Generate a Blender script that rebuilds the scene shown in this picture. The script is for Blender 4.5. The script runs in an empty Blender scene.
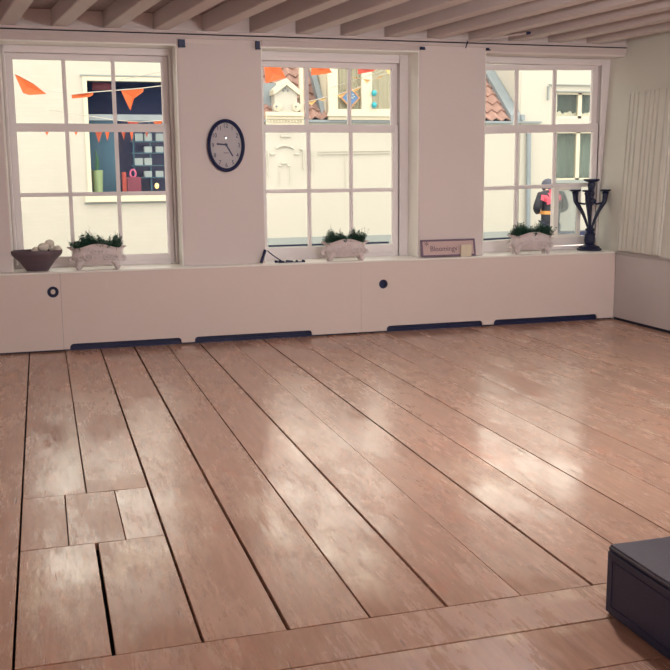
import bpy, bmesh, math, random
from mathutils import Vector, Matrix
random.seed(7)
PI = math.pi
S = bpy.context.scene
COL = S.collection

# ------------------------------------------------------------------ camera
F, YAW, PIT, ROL, DIST, EYE = 970.0, -0.29100, -0.16864, 0.00846, 7.2945, 1.30
RC = (Matrix.Rotation(YAW, 3, 'Z') @ Matrix.Rotation(PIT, 3, 'X') @ Matrix.Rotation(ROL, 3, 'Y'))
CAM = Vector((0, -DIST, EYE))

def ray(px, py):
    return RC @ Vector(((px - 335) / F, 1, -(py - 335) / F))
def at(px, py, y):                       # point of the upright plane at depth y seen at a pixel
    d = ray(px, py); return CAM + d * ((y - CAM.y) / d.y)
def at_floor(px, py, z=0.0):
    d = ray(px, py); return CAM + d * ((z - CAM.z) / d.z)

cam = bpy.data.cameras.new('camera'); cam_o = bpy.data.objects.new('camera', cam); COL.objects.link(cam_o)
cam.sensor_fit = 'HORIZONTAL'; cam.sensor_width = 36; cam.lens = 36 * F / 670
cam.clip_start = 0.02; cam.clip_end = 300
m = RC.to_4x4() @ Matrix.Rotation(PI / 2, 4, 'X'); m.translation = CAM
cam_o.matrix_world = m
S.camera = cam_o
S.view_settings.view_transform = 'Standard'; S.view_settings.look = 'None'
S.view_settings.exposure = 0.0; S.view_settings.gamma = 1.0; S.view_settings.use_curve_mapping = False

# ------------------------------------------------------------------ materials
def lin(c):
    return tuple(((v / 255) / 12.92 if v / 255 <= .04045 else ((v / 255 + .055) / 1.055) ** 2.4) for v in c) + (1,)

def mat(name, col, rough=.6, var=.06, scale=6, bump=0, bscale=60, metal=0, stretch=(1, 1, 1), spec=.5, emit=None, estr=0):
    """principled paint with a slow procedural mottling and an optional fine bump"""
    M = bpy.data.materials.new(name); M.use_nodes = True
    nt = M.node_tree; N = nt.nodes; L = nt.links
    b = N['Principled BSDF']
    tc = N.new('ShaderNodeTexCoord'); mp = N.new('ShaderNodeMapping'); mp.inputs['Scale'].default_value = stretch
    L.new(tc.outputs['Object'], mp.inputs['Vector'])
    no = N.new('ShaderNodeTexNoise'); no.inputs['Scale'].default_value = scale; no.inputs['Detail'].default_value = 4
    L.new(mp.outputs['Vector'], no.inputs['Vector'])
    mx = N.new('ShaderNodeMix'); mx.data_type = 'RGBA'
    c = lin(col)
    mx.inputs['A'].default_value = tuple(v * (1 - var) for v in c[:3]) + (1,)
    mx.inputs['B'].default_value = tuple(min(1, v * (1 + var)) for v in c[:3]) + (1,)
    L.new(no.outputs['Fac'], mx.inputs['Factor']); L.new(mx.outputs['Result'], b.inputs['Base Color'])
    b.inputs['Roughness'].default_value = rough; b.inputs['Metallic'].default_value = metal
    b.inputs['Specular IOR Level'].default_value = spec
    if bump:
        n2 = N.new('ShaderNodeTexNoise'); n2.inputs['Scale'].default_value = bscale; n2.inputs['Detail'].default_value = 3
        L.new(mp.outputs['Vector'], n2.inputs['Vector'])
        bu = N.new('ShaderNodeBump'); bu.inputs['Strength'].default_value = bump; bu.inputs['Distance'].default_value = .01
        L.new(n2.outputs['Fac'], bu.inputs['Height']); L.new(bu.outputs['Normal'], b.inputs['Normal'])
    if emit:
        b.inputs['Emission Color'].default_value = lin(emit); b.inputs['Emission Strength'].default_value = estr
    return M

def glass_mat(name, tint=(.97, .98, .97), refl=1.0, haze=0.0, hazecol=(200, 205, 205)):
    M = bpy.data.materials.new(name); M.use_nodes = True
    nt = M.node_tree; N = nt.nodes; L = nt.links; N.clear()
    out = N.new('ShaderNodeOutputMaterial'); tr = N.new('ShaderNodeBsdfTransparent'); gl = N.new('ShaderNodeBsdfGlossy')
    tr.inputs['Color'].default_value = tint + (1,); gl.inputs['Roughness'].default_value = .02
    fr = N.new('ShaderNodeFresnel'); fr.inputs['IOR'].default_value = 1.45
    mu = N.new('ShaderNodeMath'); mu.operation = 'MULTIPLY'; mu.inputs[1].default_value = refl
    L.new(fr.outputs[0], mu.inputs[0])
    mx = N.new('ShaderNodeMixShader'); L.new(mu.outputs[0], mx.inputs[0]); L.new(tr.outputs[0], mx.inputs[1]); L.new(gl.outputs[0], mx.inputs[2])
    last = mx
    if haze:
        df = N.new('ShaderNodeBsdfTranslucent'); df.inputs['Color'].default_value = lin(hazecol)
        m2 = N.new('ShaderNodeMixShader'); m2.inputs[0].default_value = haze
        L.new(mx.outputs[0], m2.inputs[1]); L.new(df.outputs[0], m2.inputs[2]); last = m2
    L.new(last.outputs[0], out.inputs['Surface'])
    return M

def brick_mat(name, col, mortar, scale=4.0, rough=.85):
    """painted brick: courses barely show through the paint"""
    M = mat(name, col, rough, .04, 3)
    nt = M.node_tree; N = nt.nodes; L = nt.links; b = N['Principled BSDF']
    tc = N.new('ShaderNodeTexCoord'); mp = N.new('ShaderNodeMapping'); mp.inputs['Rotation'].default_value = (PI / 2, 0, 0)
    L.new(tc.outputs['Object'], mp.inputs['Vector'])
    br = N.new('ShaderNodeTexBrick'); br.inputs['Scale'].default_value = scale
    br.inputs['Color1'].default_value = (1, 1, 1, 1); br.inputs['Color2'].default_value = (.97, .97, .97, 1); br.inputs['Mortar'].default_value = mortar + (1,)
    br.inputs['Mortar Size'].default_value = .012; br.inputs['Brick Width'].default_value = .9; br.inputs['Row Height'].default_value = .3
    L.new(mp.outputs['Vector'], br.inputs['Vector'])
    src = b.inputs['Base Color'].links[0].from_socket
    mx = N.new('ShaderNodeMix'); mx.data_type = 'RGBA'; mx.blend_type = 'MULTIPLY'; mx.inputs['Factor'].default_value = 1
    L.new(src, mx.inputs['A']); L.new(br.outputs['Color'], mx.inputs['B']); L.new(mx.outputs['Result'], b.inputs['Base Color'])
    return M

def floor_mat():
    """glossy taupe floor paint, scuffed and worn in streaks that run along each board"""
    M = bpy.data.materials.new('painted_boards'); M.use_nodes = True
    nt = M.node_tree; N = nt.nodes; L = nt.links; b = N['Principled BSDF']
    geo = N.new('ShaderNodeNewGeometry'); tc = N.new('ShaderNodeTexCoord')
    rnd = geo.outputs['Random Per Island']
    off = N.new('ShaderNodeCombineXYZ')                      # every board has its own grain
    def mth(op, a, bb):
        x = N.new('ShaderNodeMath'); x.operation = op
        for k, v in ((0, a), (1, bb)):
            if hasattr(v, 'is_output'): L.new(v, x.inputs[k])
            else: x.inputs[k].default_value = v
        return x.outputs[0]
    L.new(mth('MULTIPLY', rnd, 3.0), off.inputs['X']); L.new(mth('MULTIPLY', rnd, 40.0), off.inputs['Z'])
    ad = N.new('ShaderNodeVectorMath'); ad.operation = 'ADD'
    L.new(tc.outputs['Object'], ad.inputs[0]); L.new(off.outputs[0], ad.inputs[1])
    def noise(scale, stretch, detail=5, rough=.6, dist=0.0, own=True):
        mp = N.new('ShaderNodeMapping'); mp.inputs['Scale'].default_value = stretch
        L.new(ad.outputs[0] if own else tc.outputs['Object'], mp.inputs['Vector'])
        n = N.new('ShaderNodeTexNoise'); n.inputs['Scale'].default_value = scale; n.inputs['Detail'].default_value = detail
        n.inputs['Roughness'].default_value = rough; n.inputs['Distortion'].default_value = dist
        L.new(mp.outputs['Vector'], n.inputs['Vector']); return n.outputs['Fac']
    def ramp(s, a, bb, c0=(0, 0, 0, 1), c1=(1, 1, 1, 1)):
        r = N.new('ShaderNodeValToRGB'); r.color_ramp.elements[0].position = a; r.color_ramp.elements[1].position = bb
        r.color_ramp.elements[0].color = c0; r.color_ramp.elements[1].color = c1; L.new(s, r.inputs[0]); return r.outputs[0]
    def mix(f, a, bb, mode='MIX'):
        x = N.new('ShaderNodeMix'); x.data_type = 'RGBA'; x.blend_type = mode
        for k, v in (('Factor', f), ('A', a), ('B', bb)):
            if hasattr(v, 'is_output'): L.new(v, x.inputs[k])
            else: x.inputs[k].default_value = v
        return x.outputs['Result']
    base = ramp(rnd, 0, 1, lin(FL_A), lin(FL_B))
    base = mix(.16, base, ramp(noise(5, (9, .8, 1), 6, .65), .3, .7), 'OVERLAY')
    region = ramp(noise(.8, (1, .9, 1), 2, .5, 0, False), .47, .66)      # where feet have worn the floor
    # salmon under-paint showing
    w1 = mth('MULTIPLY', ramp(noise(1.7, (2.6, .8, 1), 8, .72), .54, .64), region)
    base = mix(mth('MULTIPLY', w1, .55), base, lin((214, 146, 118)))
    # chalky cream scuffs
    w2 = mth('MULTIPLY', ramp(noise(2.3, (3.4, 1.0, 1), 12, .80), .545, .63), region)
    base = mix(mth('MULTIPLY', w2, .55), base, lin((236, 216, 190)))
    # larger cream patches: chalky worn-through ground and painted-in window reflections
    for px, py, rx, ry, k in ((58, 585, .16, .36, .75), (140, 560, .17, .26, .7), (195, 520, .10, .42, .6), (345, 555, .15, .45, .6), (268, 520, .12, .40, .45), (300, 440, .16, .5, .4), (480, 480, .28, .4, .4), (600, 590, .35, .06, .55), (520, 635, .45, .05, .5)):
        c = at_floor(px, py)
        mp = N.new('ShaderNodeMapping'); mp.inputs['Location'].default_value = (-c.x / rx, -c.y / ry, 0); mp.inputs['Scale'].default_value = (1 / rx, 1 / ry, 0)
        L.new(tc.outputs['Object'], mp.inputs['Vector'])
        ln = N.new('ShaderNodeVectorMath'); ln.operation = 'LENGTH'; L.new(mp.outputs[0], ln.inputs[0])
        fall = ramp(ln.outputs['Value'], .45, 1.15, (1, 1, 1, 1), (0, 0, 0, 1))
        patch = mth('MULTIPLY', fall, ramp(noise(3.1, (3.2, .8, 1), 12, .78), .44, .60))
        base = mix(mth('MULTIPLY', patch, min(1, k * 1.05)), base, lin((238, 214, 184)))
    base = mix(mth('MULTIPLY', ramp(noise(2.6, (2.0, .9, 1), 7, .7), .58, .66), .25), base, lin((206, 132, 100)))
    # dents and splits
    dk = ramp(noise(11, (5, .45, 1), 3, .5), .71, .75)
    base = mix(mth('MULTIPLY', dk, .55), base, lin((92, 68, 74)))
    L.new(base, b.inputs['Base Color'])
    r = ramp(noise(1.3, (2.2, .8, 1), 8, .68), .40, .62, (FL_R0,) * 3 + (1,), (FL_R1,) * 3 + (1,))
    rr = mth('ADD', r, mth('MULTIPLY', ramp(noise(22, (4, .4, 1), 5, .7), .45, .65), .10))
    L.new(rr, b.inputs['Roughness'])
    b.inputs['Specular IOR Level'].default_value = .74
    h = mth('ADD', noise(4, (3.2, .7, 1), 4, .55), mth('MULTIPLY', noise(45, (2.5, .5, 1), 4, .65), .10))
    h = mth('SUBTRACT', h, mth('MULTIPLY', dk, .5))
    bu = N.new('ShaderNodeBump'); bu.inputs['Strength'].default_value = .28; bu.inputs['Distance'].default_value = .006
    L.new(h, bu.inputs['Height']); L.new(bu.outputs['Normal'], b.inputs['Normal'])
    return M

FL_A, FL_B, FL_R0, FL_R1 = (182, 142, 121), (192, 152, 130), .10, .34
M = dict(
    wall=mat('wall_plaster', (222, 210, 206), .85, .03, 2.5, .12, 35),
    cover=mat('cover_paint', (222, 206, 198), .6, .03, 2.5, .05, 40),
    wood=mat('frame_paint', (234, 226, 225), .45, .03, 5, .06, 50),
    whitewood=mat('white_gloss_paint', (244, 240, 232), .35, .03, 5, .05, 50),
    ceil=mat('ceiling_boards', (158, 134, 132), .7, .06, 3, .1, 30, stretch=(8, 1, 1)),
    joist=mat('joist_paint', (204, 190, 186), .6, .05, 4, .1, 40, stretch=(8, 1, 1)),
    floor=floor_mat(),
    navy=mat('navy_black', (28, 36, 78), .5, .1, 20),
    black=mat('black_iron', (30, 36, 66), .42, .12, 40, .15, 120, spec=.4),
    gap=mat('gap_dark', (26, 26, 46), .9, .1, 20),
    glass=glass_mat('window_glass', refl=.5),
    shopglass=glass_mat('shop_glass', (.95, .98, 1.0), .003),
    hazy=glass_mat('vent_glass', (.86, .89, .90), .7, .22),
    cream=brick_mat('cream_brick', (182, 178, 170), (.92, .92, .90)),
    creamB=mat('cream_stucco', (182, 178, 170), .85, .03, 2),
    trimw=mat('cream_trim', (199, 191, 173), .6, .02, 4),
    grey=mat('grey_plinth', (142, 148, 148), .8, .06, 5),
    lead=mat('lead_flashing', (127, 136, 144), .5, .15, 7),
    tile=mat('roof_tiles', (152, 120, 112), .8, .5, 5.5),
    teal=mat('dark_teal_interior', (58, 100, 122), .6, .2, 3),
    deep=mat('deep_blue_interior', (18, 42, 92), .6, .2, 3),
    orange=mat('orange_cloth', (189, 89, 45), .8, .06, 8),
    rust=mat('rust_cloth', (150, 66, 45), .8, .06, 8),
    red=mat('red_cloth', (178, 69, 58), .8, .06, 8),
    yellow=mat('pale_yellow_cloth', (196, 162, 110), .8, .06, 8),
    string=mat('white_string', (177, 172, 163), .8, .02, 8),
    pot=mat('white_plaster_pot', (218, 205, 203), .7, .10, 30, .6, 48),
    leaf=mat('dark_green_leaf', (42, 84, 66), .5, .4, 25),
    leaf2=mat('mid_green_leaf', (64, 112, 74), .5, .4, 25),
    soil=mat('soil', (50, 42, 44), .95, .3, 40),
    bowl=mat('brown_wood_bowl', (96, 78, 86), .55, .18, 7, .15, 30, stretch=(1, 1, 6)),
    ball=mat('chalk_white', (226, 216, 202), .8, .08, 40, .3, 60),
    face=mat('clock_dial', (196, 186, 190), .6, .06, 20),
    plum=mat('weathered_plum_wood', (124, 102, 120), .7, .2, 25, .2, 60),
    signw=mat('sign_board', (204, 176, 172), .7, .07, 20),
    ink=mat('grey_ink', (104, 80, 96), .7, .05, 20),
    creamblk=mat('cream_block', (222, 208, 184), .7, .05, 20),
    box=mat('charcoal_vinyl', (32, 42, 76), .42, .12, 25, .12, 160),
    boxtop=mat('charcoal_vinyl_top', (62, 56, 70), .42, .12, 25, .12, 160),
    jacket=mat('black_jacket', (16, 20, 38), .6, .2, 9, .3, 14),
    trousers=mat('dark_trousers', (44, 50, 72), .8, .15, 9),
    shoe=mat('dark_shoe', (34, 34, 44), .5, .1, 9),
    skin=mat('skin', (222, 176, 152), .5, .05, 9),
    hair=mat('dark_hair', (60, 62, 80), .5, .3, 60),
    leafred=mat('pink_red_print', (212, 82, 104), .6, .04, 9),
    stripe=mat('orange_reflective', (203, 140, 72), .5, .05, 9),
    curtain=mat('beige_curtain', (170, 161, 141), .85, .22, 12, stretch=(6, 6, .6)),
    tealcurt=mat('grey_green_curtain', (110, 125, 120), .8, .12, 14),
    ivy=mat('dark_mesh_curtain', (77, 94, 93), .8, .5, 26),
    lace=mat('white_lace', (199, 193, 177), .8, .03, 20),
    blue=mat('blue_sign', (75, 115, 164), .5, .06, 9),
    signedge=mat('tan_wood_edge', (170, 125, 88), .6, .1, 9),
    turq=mat('turquoise_bauble', (46, 156, 170), .4, .06, 9),
    potgreen=mat('yellow_green_bucket', (158, 172, 122), .5, .08, 9),
    maroon=mat('maroon_case', (128, 44, 64), .5, .1, 9),
    paper=mat('pale_carton', (170, 174, 172), .7, .06, 9),
    pink=mat('pink_ornament', (216, 92, 132), .5, .06, 9),
    flame=mat('lamp_glow', (255, 214, 130), .5, 0, 5, emit=(255, 200, 110), estr=2.0),
    street=mat('street_paving', (127, 126, 124), .9, .1, 2),
    bulb=mat('lamp_shade', (235, 225, 210), .5, .02, 5),
    sidewall=mat('side_wall_paint', (218, 215, 205), .8, .03, 3, .08, 35),
    plate=mat('dimmed_plate_paint', (206, 192, 188), .6, .04, 4, .08, 40),  # darker than the wall; darkening towards the top edge put into the colour
    panel=mat('dado_paint', (200, 192, 190), .5, .03, 4, .05, 40),
)

# ------------------------------------------------------------------ mesh helpers
class MB:
    def __init__(s): s.b = bmesh.new()
    def hexa(s, p):                       # eight points: bottom ring then top ring
        v = [s.b.verts.new(Vector(q)) for q in p]
        for f in ((0, 3, 2, 1), (4, 5, 6, 7), (0, 1, 5, 4), (1, 2, 6, 5), (2, 3, 7, 6), (3, 0, 4, 7)):
            s.b.faces.new([v[i] for i in f])
        return s
    def box(s, a, c):
        (x0, y0, z0), (x1, y1, z1) = a, c
        x0, x1 = min(x0, x1), max(x0, x1); y0, y1 = min(y0, y1), max(y0, y1); z0, z1 = min(z0, z1), max(z0, z1)
        return s.hexa([(x0, y0, z0), (x1, y0, z0), (x1, y1, z0), (x0, y1, z0), (x0, y0, z1), (x1, y0, z1), (x1, y1, z1), (x0, y1, z1)])
    def quad_y(s, p, y0, y1):             # outline in XZ (list of (x,z)) extruded in y
        n = len(p)
        a = [s.b.verts.new((x, y0, z)) for x, z in p]; c = [s.b.verts.new((x, y1, z)) for x, z in p]
        s.b.faces.new(a); s.b.faces.new(c[::-1])
        for i in range(n): s.b.faces.new([a[(i + 1) % n], a[i], c[i], c[(i + 1) % n]])
        return s
    def poly3(s, pts, d):                 # any planar outline given thickness vector d
        d = Vector(d); n = len(pts)
        a = [s.b.verts.new(Vector(q)) for q in pts]; c = [s.b.verts.new(Vector(q) + d) for q in pts]
        s.b.faces.new(a); s.b.faces.new(c[::-1])
        for i in range(n): s.b.faces.new([a[(i + 1) % n], a[i], c[i], c[(i + 1) % n]])
        return s
    def rings(s, rings, closed=True, cap=True):
        vs = [[s.b.verts.new(Vector(q)) for q in r] for r in rings]
        n = len(vs[0])
        for a, c in zip(vs, vs[1:]):
            for i in range(n if closed else n - 1):
                j = (i + 1) % n
                s.b.faces.new([a[i], a[j], c[j], c[i]])
        if cap:
            s.b.faces.new(vs[0][::-1]); s.b.faces.new(vs[-1])
        return s
    def lathe(s, prof, c=(0, 0, 0), n=20, sx=1, sy=1, cap=True):
        c = Vector(c)
        return s.rings([[c + Vector((r * sx * math.cos(2 * PI * k / n), r * sy * math.sin(2 * PI * k / n), z)) for k in range(n)] for r, z in prof], cap=cap)
    def tube(s, pts, rad, n=8):
        pts = [Vector(p) for p in pts]
        if not hasattr(rad, '__len__'): rad = [rad] * len(pts)
        up = None; rs = []
        for i, p in enumerate(pts):
            t = (pts[min(i + 1, len(pts) - 1)] - pts[max(i - 1, 0)]).normalized()
            if up is None:
                up = Vector((0, 0, 1)) if abs(t.z) < .9 else Vector((1, 0, 0))
            u = (up - t * up.dot(t)).normalized(); w = t.cross(u); up = u
            rs.append([p + (u * math.cos(2 * PI * k / n) + w * math.sin(2 * PI * k / n)) * rad[i] for k in range(n)])
        return s.rings(rs)
    def sphere(s, c, r, sz=1, u=14, v=9):
        c = Vector(c); rr = []
        for i in range(v + 1):
            a = -PI / 2 + PI * (i + .02 if i == 0 else i - .02 if i == v else i) / v
            rr.append([c + Vector((r * math.cos(a) * math.cos(2 * PI * k / u), r * math.cos(a) * math.sin(2 * PI * k / u), r * sz * math.sin(a))) for k in range(u)])
        return s.rings(rr)
    def build(s, name, mt, parent=None, bevel=0, smooth=False, seg=2):
        bmesh.ops.recalc_face_normals(s.b, faces=s.b.faces[:])
        if bevel:
            ed = [e for e in s.b.edges if len(e.link_faces) == 2 and e.calc_face_angle(0) > .5]
            bmesh.ops.bevel(s.b, geom=ed, offset=bevel, segments=seg, affect='EDGES', clamp_overlap=True)
        return link(name, s.b, mt, parent, smooth)

def world_loc(o):
    v = Vector((0, 0, 0))
    while o: v += o.location; o = o.parent
    return v

def link(name, b, mt, parent=None, smooth=False):
    if parent is not None:
        off = world_loc(parent)
        if off.length: bmesh.ops.translate(b, vec=-off, verts=b.verts[:])
    me = bpy.data.meshes.new(name); b.to_mesh(me); b.free()
    if smooth:
        for p in me.polygons: p.use_smooth = True
        try: me.set_sharp_from_angle(angle=math.radians(40))
        except Exception: pass
    me.materials.append(mt)
    o = bpy.data.objects.new(name, me); COL.objects.link(o)
    if parent is not None: o.parent = parent
    else: rebase(o)
    return o

def rebase(o):                            # origin of a single-mesh thing goes to its own base
    vs = [v.co for v in o.data.vertices]
    c = Vector(((min(v.x for v in vs) + max(v.x for v in vs)) / 2, (min(v.y for v in vs) + max(v.y for v in vs)) / 2, min(v.z for v in vs)))
    o.data.transform(Matrix.Translation(-c)); o.location = c

def tag(o, label, cat, group=None, kind=None):
    o['label'] = label; o['category'] = cat
    if group: o['group'] = group
    if kind: o['kind'] = kind
    return o
def thing(name, label, cat, loc=(0, 0, 0), group=None):
    o = bpy.data.objects.new(name, None); o.location = loc; o.empty_display_size = .1; COL.objects.link(o)
    return tag(o, label, cat, group)
def struct(o, label, cat):
    tag(o, label, cat); o['kind'] = 'structure'; return o
def struct_empty(name, label, cat, loc):
    return struct(thing(name, label, cat, loc), label, cat)

def curve_mesh(cu):                       # curve or text datablock -> bmesh
    o = bpy.data.objects.new('tmp', cu); COL.objects.link(o)
    dg = bpy.context.evaluated_depsgraph_get(); dg.update()
    me = bpy.data.meshes.new_from_object(o.evaluated_get(dg))
    b = bmesh.new(); b.from_mesh(me)
    bpy.data.objects.remove(o); bpy.data.meshes.remove(me)
    return b
def plate(outlines, y0, y1):              # XZ outlines (first outer, others holes) -> slab between y0 and y1
    cu = bpy.data.curves.new('tmp', 'CURVE'); cu.dimensions = '2D'; cu.fill_mode = 'BOTH'
    cu.extrude = abs(y1 - y0) / 2
    for pl in outlines:
        sp = cu.splines.new('POLY'); sp.points.add(len(pl) - 1); sp.use_cyclic_u = True
        for q, (x, z) in zip(sp.points, pl): q.co = (x, z, 0, 1)
    b = curve_mesh(cu)
    bmesh.ops.rotate(b, verts=b.verts[:], cent=(0, 0, 0), matrix=Matrix.Rotation(PI / 2, 3, 'X'))
    bmesh.ops.translate(b, verts=b.verts[:], vec=(0, (y0 + y1) / 2, 0))
    bmesh.ops.remove_doubles(b, verts=b.verts[:], dist=1e-5)
    w = MB(); w.b.free(); w.b = b; return w
def text(body, size, c, depth=.001, align='CENTER', rx=PI / 2, sx=1.0):
    cu = bpy.data.curves.new('tmp', 'FONT'); cu.body = body; cu.size = size; cu.extrude = depth
    cu.align_x = align; cu.align_y = 'CENTER'; cu.resolution_u = 3
    b = curve_mesh(cu)
    bmesh.ops.scale(b, verts=b.verts[:], vec=(sx, 1, 1))
    bmesh.ops.rotate(b, verts=b.verts[:], cent=(0, 0, 0), matrix=Matrix.Rotation(rx, 3, 'X'))
    bmesh.ops.translate(b, verts=b.verts[:], vec=c)
    w = MB(); w.b.free(); w.b = b; return w
def ell(cx, cz, rx, rz, n=40):
    return [(cx + rx * math.cos(2 * PI * k / n), cz + rz * math.sin(2 * PI * k / n)) for k in range(n)]
def arc(p0, p1, p2, n=8):                 # quadratic curve through control
    p0, p1, p2 = map(Vector, (p0, p1, p2))
    return [p0 * (1 - t) ** 2 + p1 * 2 * t * (1 - t) + p2 * t * t for t in (k / n for k in range(n + 1))]
def spline(pts, n=6):                     # Catmull-Rom
    P = [Vector(p) for p in pts]; P = [P[0] * 2 - P[1]] + P + [P[-1] * 2 - P[-2]]; out = []
    for i in range(1, len(P) - 2):
        for k in range(n):
            t = k / n; a, b, c, d = P[i - 1:i + 3]
            out.append(.5 * ((2 * b) + (c - a) * t + (2 * a - 5 * b + 4 * c - d) * t * t + (3 * b - a - 3 * c + d) * t ** 3))
    return out + [P[-2]]

# ------------------------------------------------------------------ the room
XL, XR, YN = -1.6, 4.72, -14.0            # left wall, right wall, near wall
YP, YF = .12, .34                         # pier face, window frame face
CZ = 2.315
SILL = .587

# floor boards with open gaps over a dark void
def floor():
    w = MB()
    YE = -4.76
    edges = [-1.37, -1.12, -.87, -.62, -.38, -.140, .113, .366, .613, .86, 1.105, 1.352, 1.602, 1.852, 2.108, 2.36, 2.612, 2.862, 3.11, 3.35, 3.60, 3.85, 4.10, 4.36, 4.60, 4.72]
    gaps = {-.140: .008, .113: .005, .366: .009, .613: .010, .86: .0055, 1.105: .010, 1.352: .0022, 1.602: .009, 1.852: .0026, 2.108: .0065, 2.36: .003, 2.612: .0032, 2.862: .005, 3.11: .003, 3.35: .0045}
    def board(x0, x1, y0, y1, g0, g1, ge=.002):
        t = random.uniform(-.0012, .0012); dz = random.uniform(-.0008, .0008)
        xa, xb = x0 + g0 / 2, x1 - g1 / 2; ya, yb = y0 + ge, y1 - ge
        n = max(2, int((yb - ya) / .5)); top = []
        za, zb = dz - t, dz + t
        w.hexa([(xa, ya, -.03), (xb, ya, -.03), (xb, yb, -.03), (xa, yb, -.03), (xa, ya, za), (xb, ya, zb), (xb, yb, zb), (xa, yb, za)])
    for x0, x1 in zip(edges, edges[1:]):
        g0, g1 = gaps.get(x0, .003), gaps.get(x1, .003)
        if abs(x0 + .132) < .01:
            board(x0, x1, -3.34, .40, g0, g1)
            board(x0, .027, -3.91, -3.34, g0, .004); board(.027, .224, -3.91, -3.34, .004, .002)
            board(x0, .122, YE, -3.91, g0, .012, .003)
        elif abs(x0 - .113) < .01:
            board(x0, x1, -3.34, .40, g0, g1)
            board(.224, x1, -3.91, -3.34, .005, g1); board(.122, x1, YE, -3.91, .012, g1)
        elif abs(x0 - 2.108) < .01 or abs(x0 - 2.862) < .01 or abs(x0 - 1.852) < .01:
            yy = {2.108: -.62, 2.862: -1.7, 1.852: -.60}[x0]
            board(x0, x1, yy, .40, g0, g1, .0015); board(x0, x1, YE, yy, g0, g1, .0015)
        else:
            board(x0, x1, YE, .40, g0, g1)
    # board laid crosswise, then the boards nearer the camera
    board2 = [(-4.975, YE), (-5.22, -4.975)]
    for y0, y1 in board2: board(-1.37, 4.72, y0, y1, .002, .002, .003)
    yy = -5.22
    while yy > YN:
        board(-1.37, 4.72, yy - .25, yy, .002, .002, .002); yy -= .25
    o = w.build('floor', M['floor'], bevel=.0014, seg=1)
    o.data.transform(Matrix.Translation(o.location)); o.location = (0, 0, 0)
    struct(o, 'wide painted floor boards in worn glossy taupe with dark open gaps', 'floor')
    v = MB().box((XL, YN, -.09), (XR + .1, .6, -.05)).build('subfloor', M['gap'], o)
    return o
floor()

# far wall: piers and lintels around three openings
OPEN = [(-.225, 1.022), (1.655, 2.938), (3.513, XR)]
LINT = 2.222
w = MB()
for a, b_ in ((XL - .2, -.225), (1.022, 1.655), (2.938, 3.513)):
    w.box((a, YP, 0), (b_, .62, LINT))
w.box((XL - .2, YP, LINT), (XR + .25, .62, 2.62))
w.box((XL - .2, .40, -.3), (XR + .25, .62, .585))
struct(w.build('wall_far', M['wall'], bevel=.006), 'pale pinkish plaster wall with three sash window openings', 'wall')
# thin cracks / board joints on the piers
struct(MB().box((XL - .2, YN, -.1), (XL, .62, 2.62)).build('wall_left', M['wall']), 'plain plaster wall on the left', 'wall')
struct(MB().box((XL - .2, YN - .2, -.1), (XR + .3, YN, 2.62)).build('wall_near', M['wall']), 'plain plaster wall behind the viewer', 'wall')
w = MB()
LN = .105                                 # the old wall leans outward towards the top
w.box((XR, YN, -.1), (XR + .3, .43, SILL))
w.hexa([(XR, YN, SILL), (XR + .3, YN, SILL), (XR + .3, 0, SILL), (XR, 0, SILL), (XR + LN, YN, 2.62), (XR + .3, YN, 2.62), (XR + .3, 0, 2.62), (XR + LN, 0, 2.62)])
w.hexa([(XR, 0, SILL), (XR + .3, 0, SILL), (XR + .3, .43, SILL), (XR, .43, SILL), (XR + LN, 0, 2.62), (XR + .3, 0, 2.62), (XR + .3, .43, 2.62), (XR + LN, .43, 2.62)])
struct(w.build('wall_right', M['sidewall']), 'pale right side wall meeting the right window reveal', 'wall')

# dado panelling of the right wall
dd = struct_empty('trim_3', 'low pale dado panel with ledge along the right wall', 'dado panel', (XR, -1, 0))
MB().box((XR - .008, YN + .1, .022), (XR, -.001, SILL - .02)).build('dado_board', M['panel'], dd, bevel=.003)
MB().box((XR - .018, YN + .1, SILL - .012), (XR, -.001, SILL + .004)).build('dado_ledge', M['panel'], dd, bevel=.004)
MB().box((XR - .005, YN + .1, 0.0), (XR, -.001, .022)).build('shadow_gap', M['gap'], dd)

# ceiling: boards, skew joists, plate against the wall
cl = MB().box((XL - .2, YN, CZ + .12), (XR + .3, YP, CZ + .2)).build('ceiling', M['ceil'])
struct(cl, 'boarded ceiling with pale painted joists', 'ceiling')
d = ray(-100, 171); sk = d.x / d.y
for k in range(-20, 14):
    x0 = 1.57 + .357 * k; wj = .115
    if x0 > XR - .05: continue
    p = []
    Y1, Y0 = YP - .001, -6.5
    def cx(x, y): return min(max(x + sk * (y - YP), XL + .002), XR - .002)
    if max(cx(x0, Y0), cx(x0, Y1)) <= XL + .01 or cx(x0, Y0) >= XR - .01:
        # clip a joist that runs into the right wall
        Y0 = YP + (XR - .14 - x0) / sk if sk else Y0
    if cx(x0 + wj, Y1) - cx(x0, Y1) < .02: continue
    for z in (CZ + .004, CZ + .121):
        p += [(cx(x0, Y0), Y0, z), (cx(x0 + wj, Y0), Y0, z), (cx(x0 + wj, Y1), Y1, z), (cx(x0, Y1), Y1, z)]
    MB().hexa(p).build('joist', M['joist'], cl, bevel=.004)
wp = MB()
wp.box((XL, YP - .022, 2.262), (XR + .088, YP, CZ - .027)); wp.box((XL, YP - .030, CZ - .018), (XR + .088, YP, CZ + .003))
wp.build('wall_plate', M['plate'], cl, bevel=.003)
MB().box((XL, YP - .010, CZ - .028), (XR + .088, YP, CZ - .017)).build('shadow_gap', M['gap'], cl)
struct(MB().box((-.26, YP - .014, 2.226), (1.012, YP, 2.262)).build('trim_4', M['plate'], bevel=.003), 'thin pinkish head board above the left window', 'trim')
struct(MB().box((1.66, YP - .014, 2.228), (2.93, YP, 2.262)).build('trim_5', M['plate'], bevel=.003), 'thin pinkish head board above the middle window', 'trim')
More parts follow.
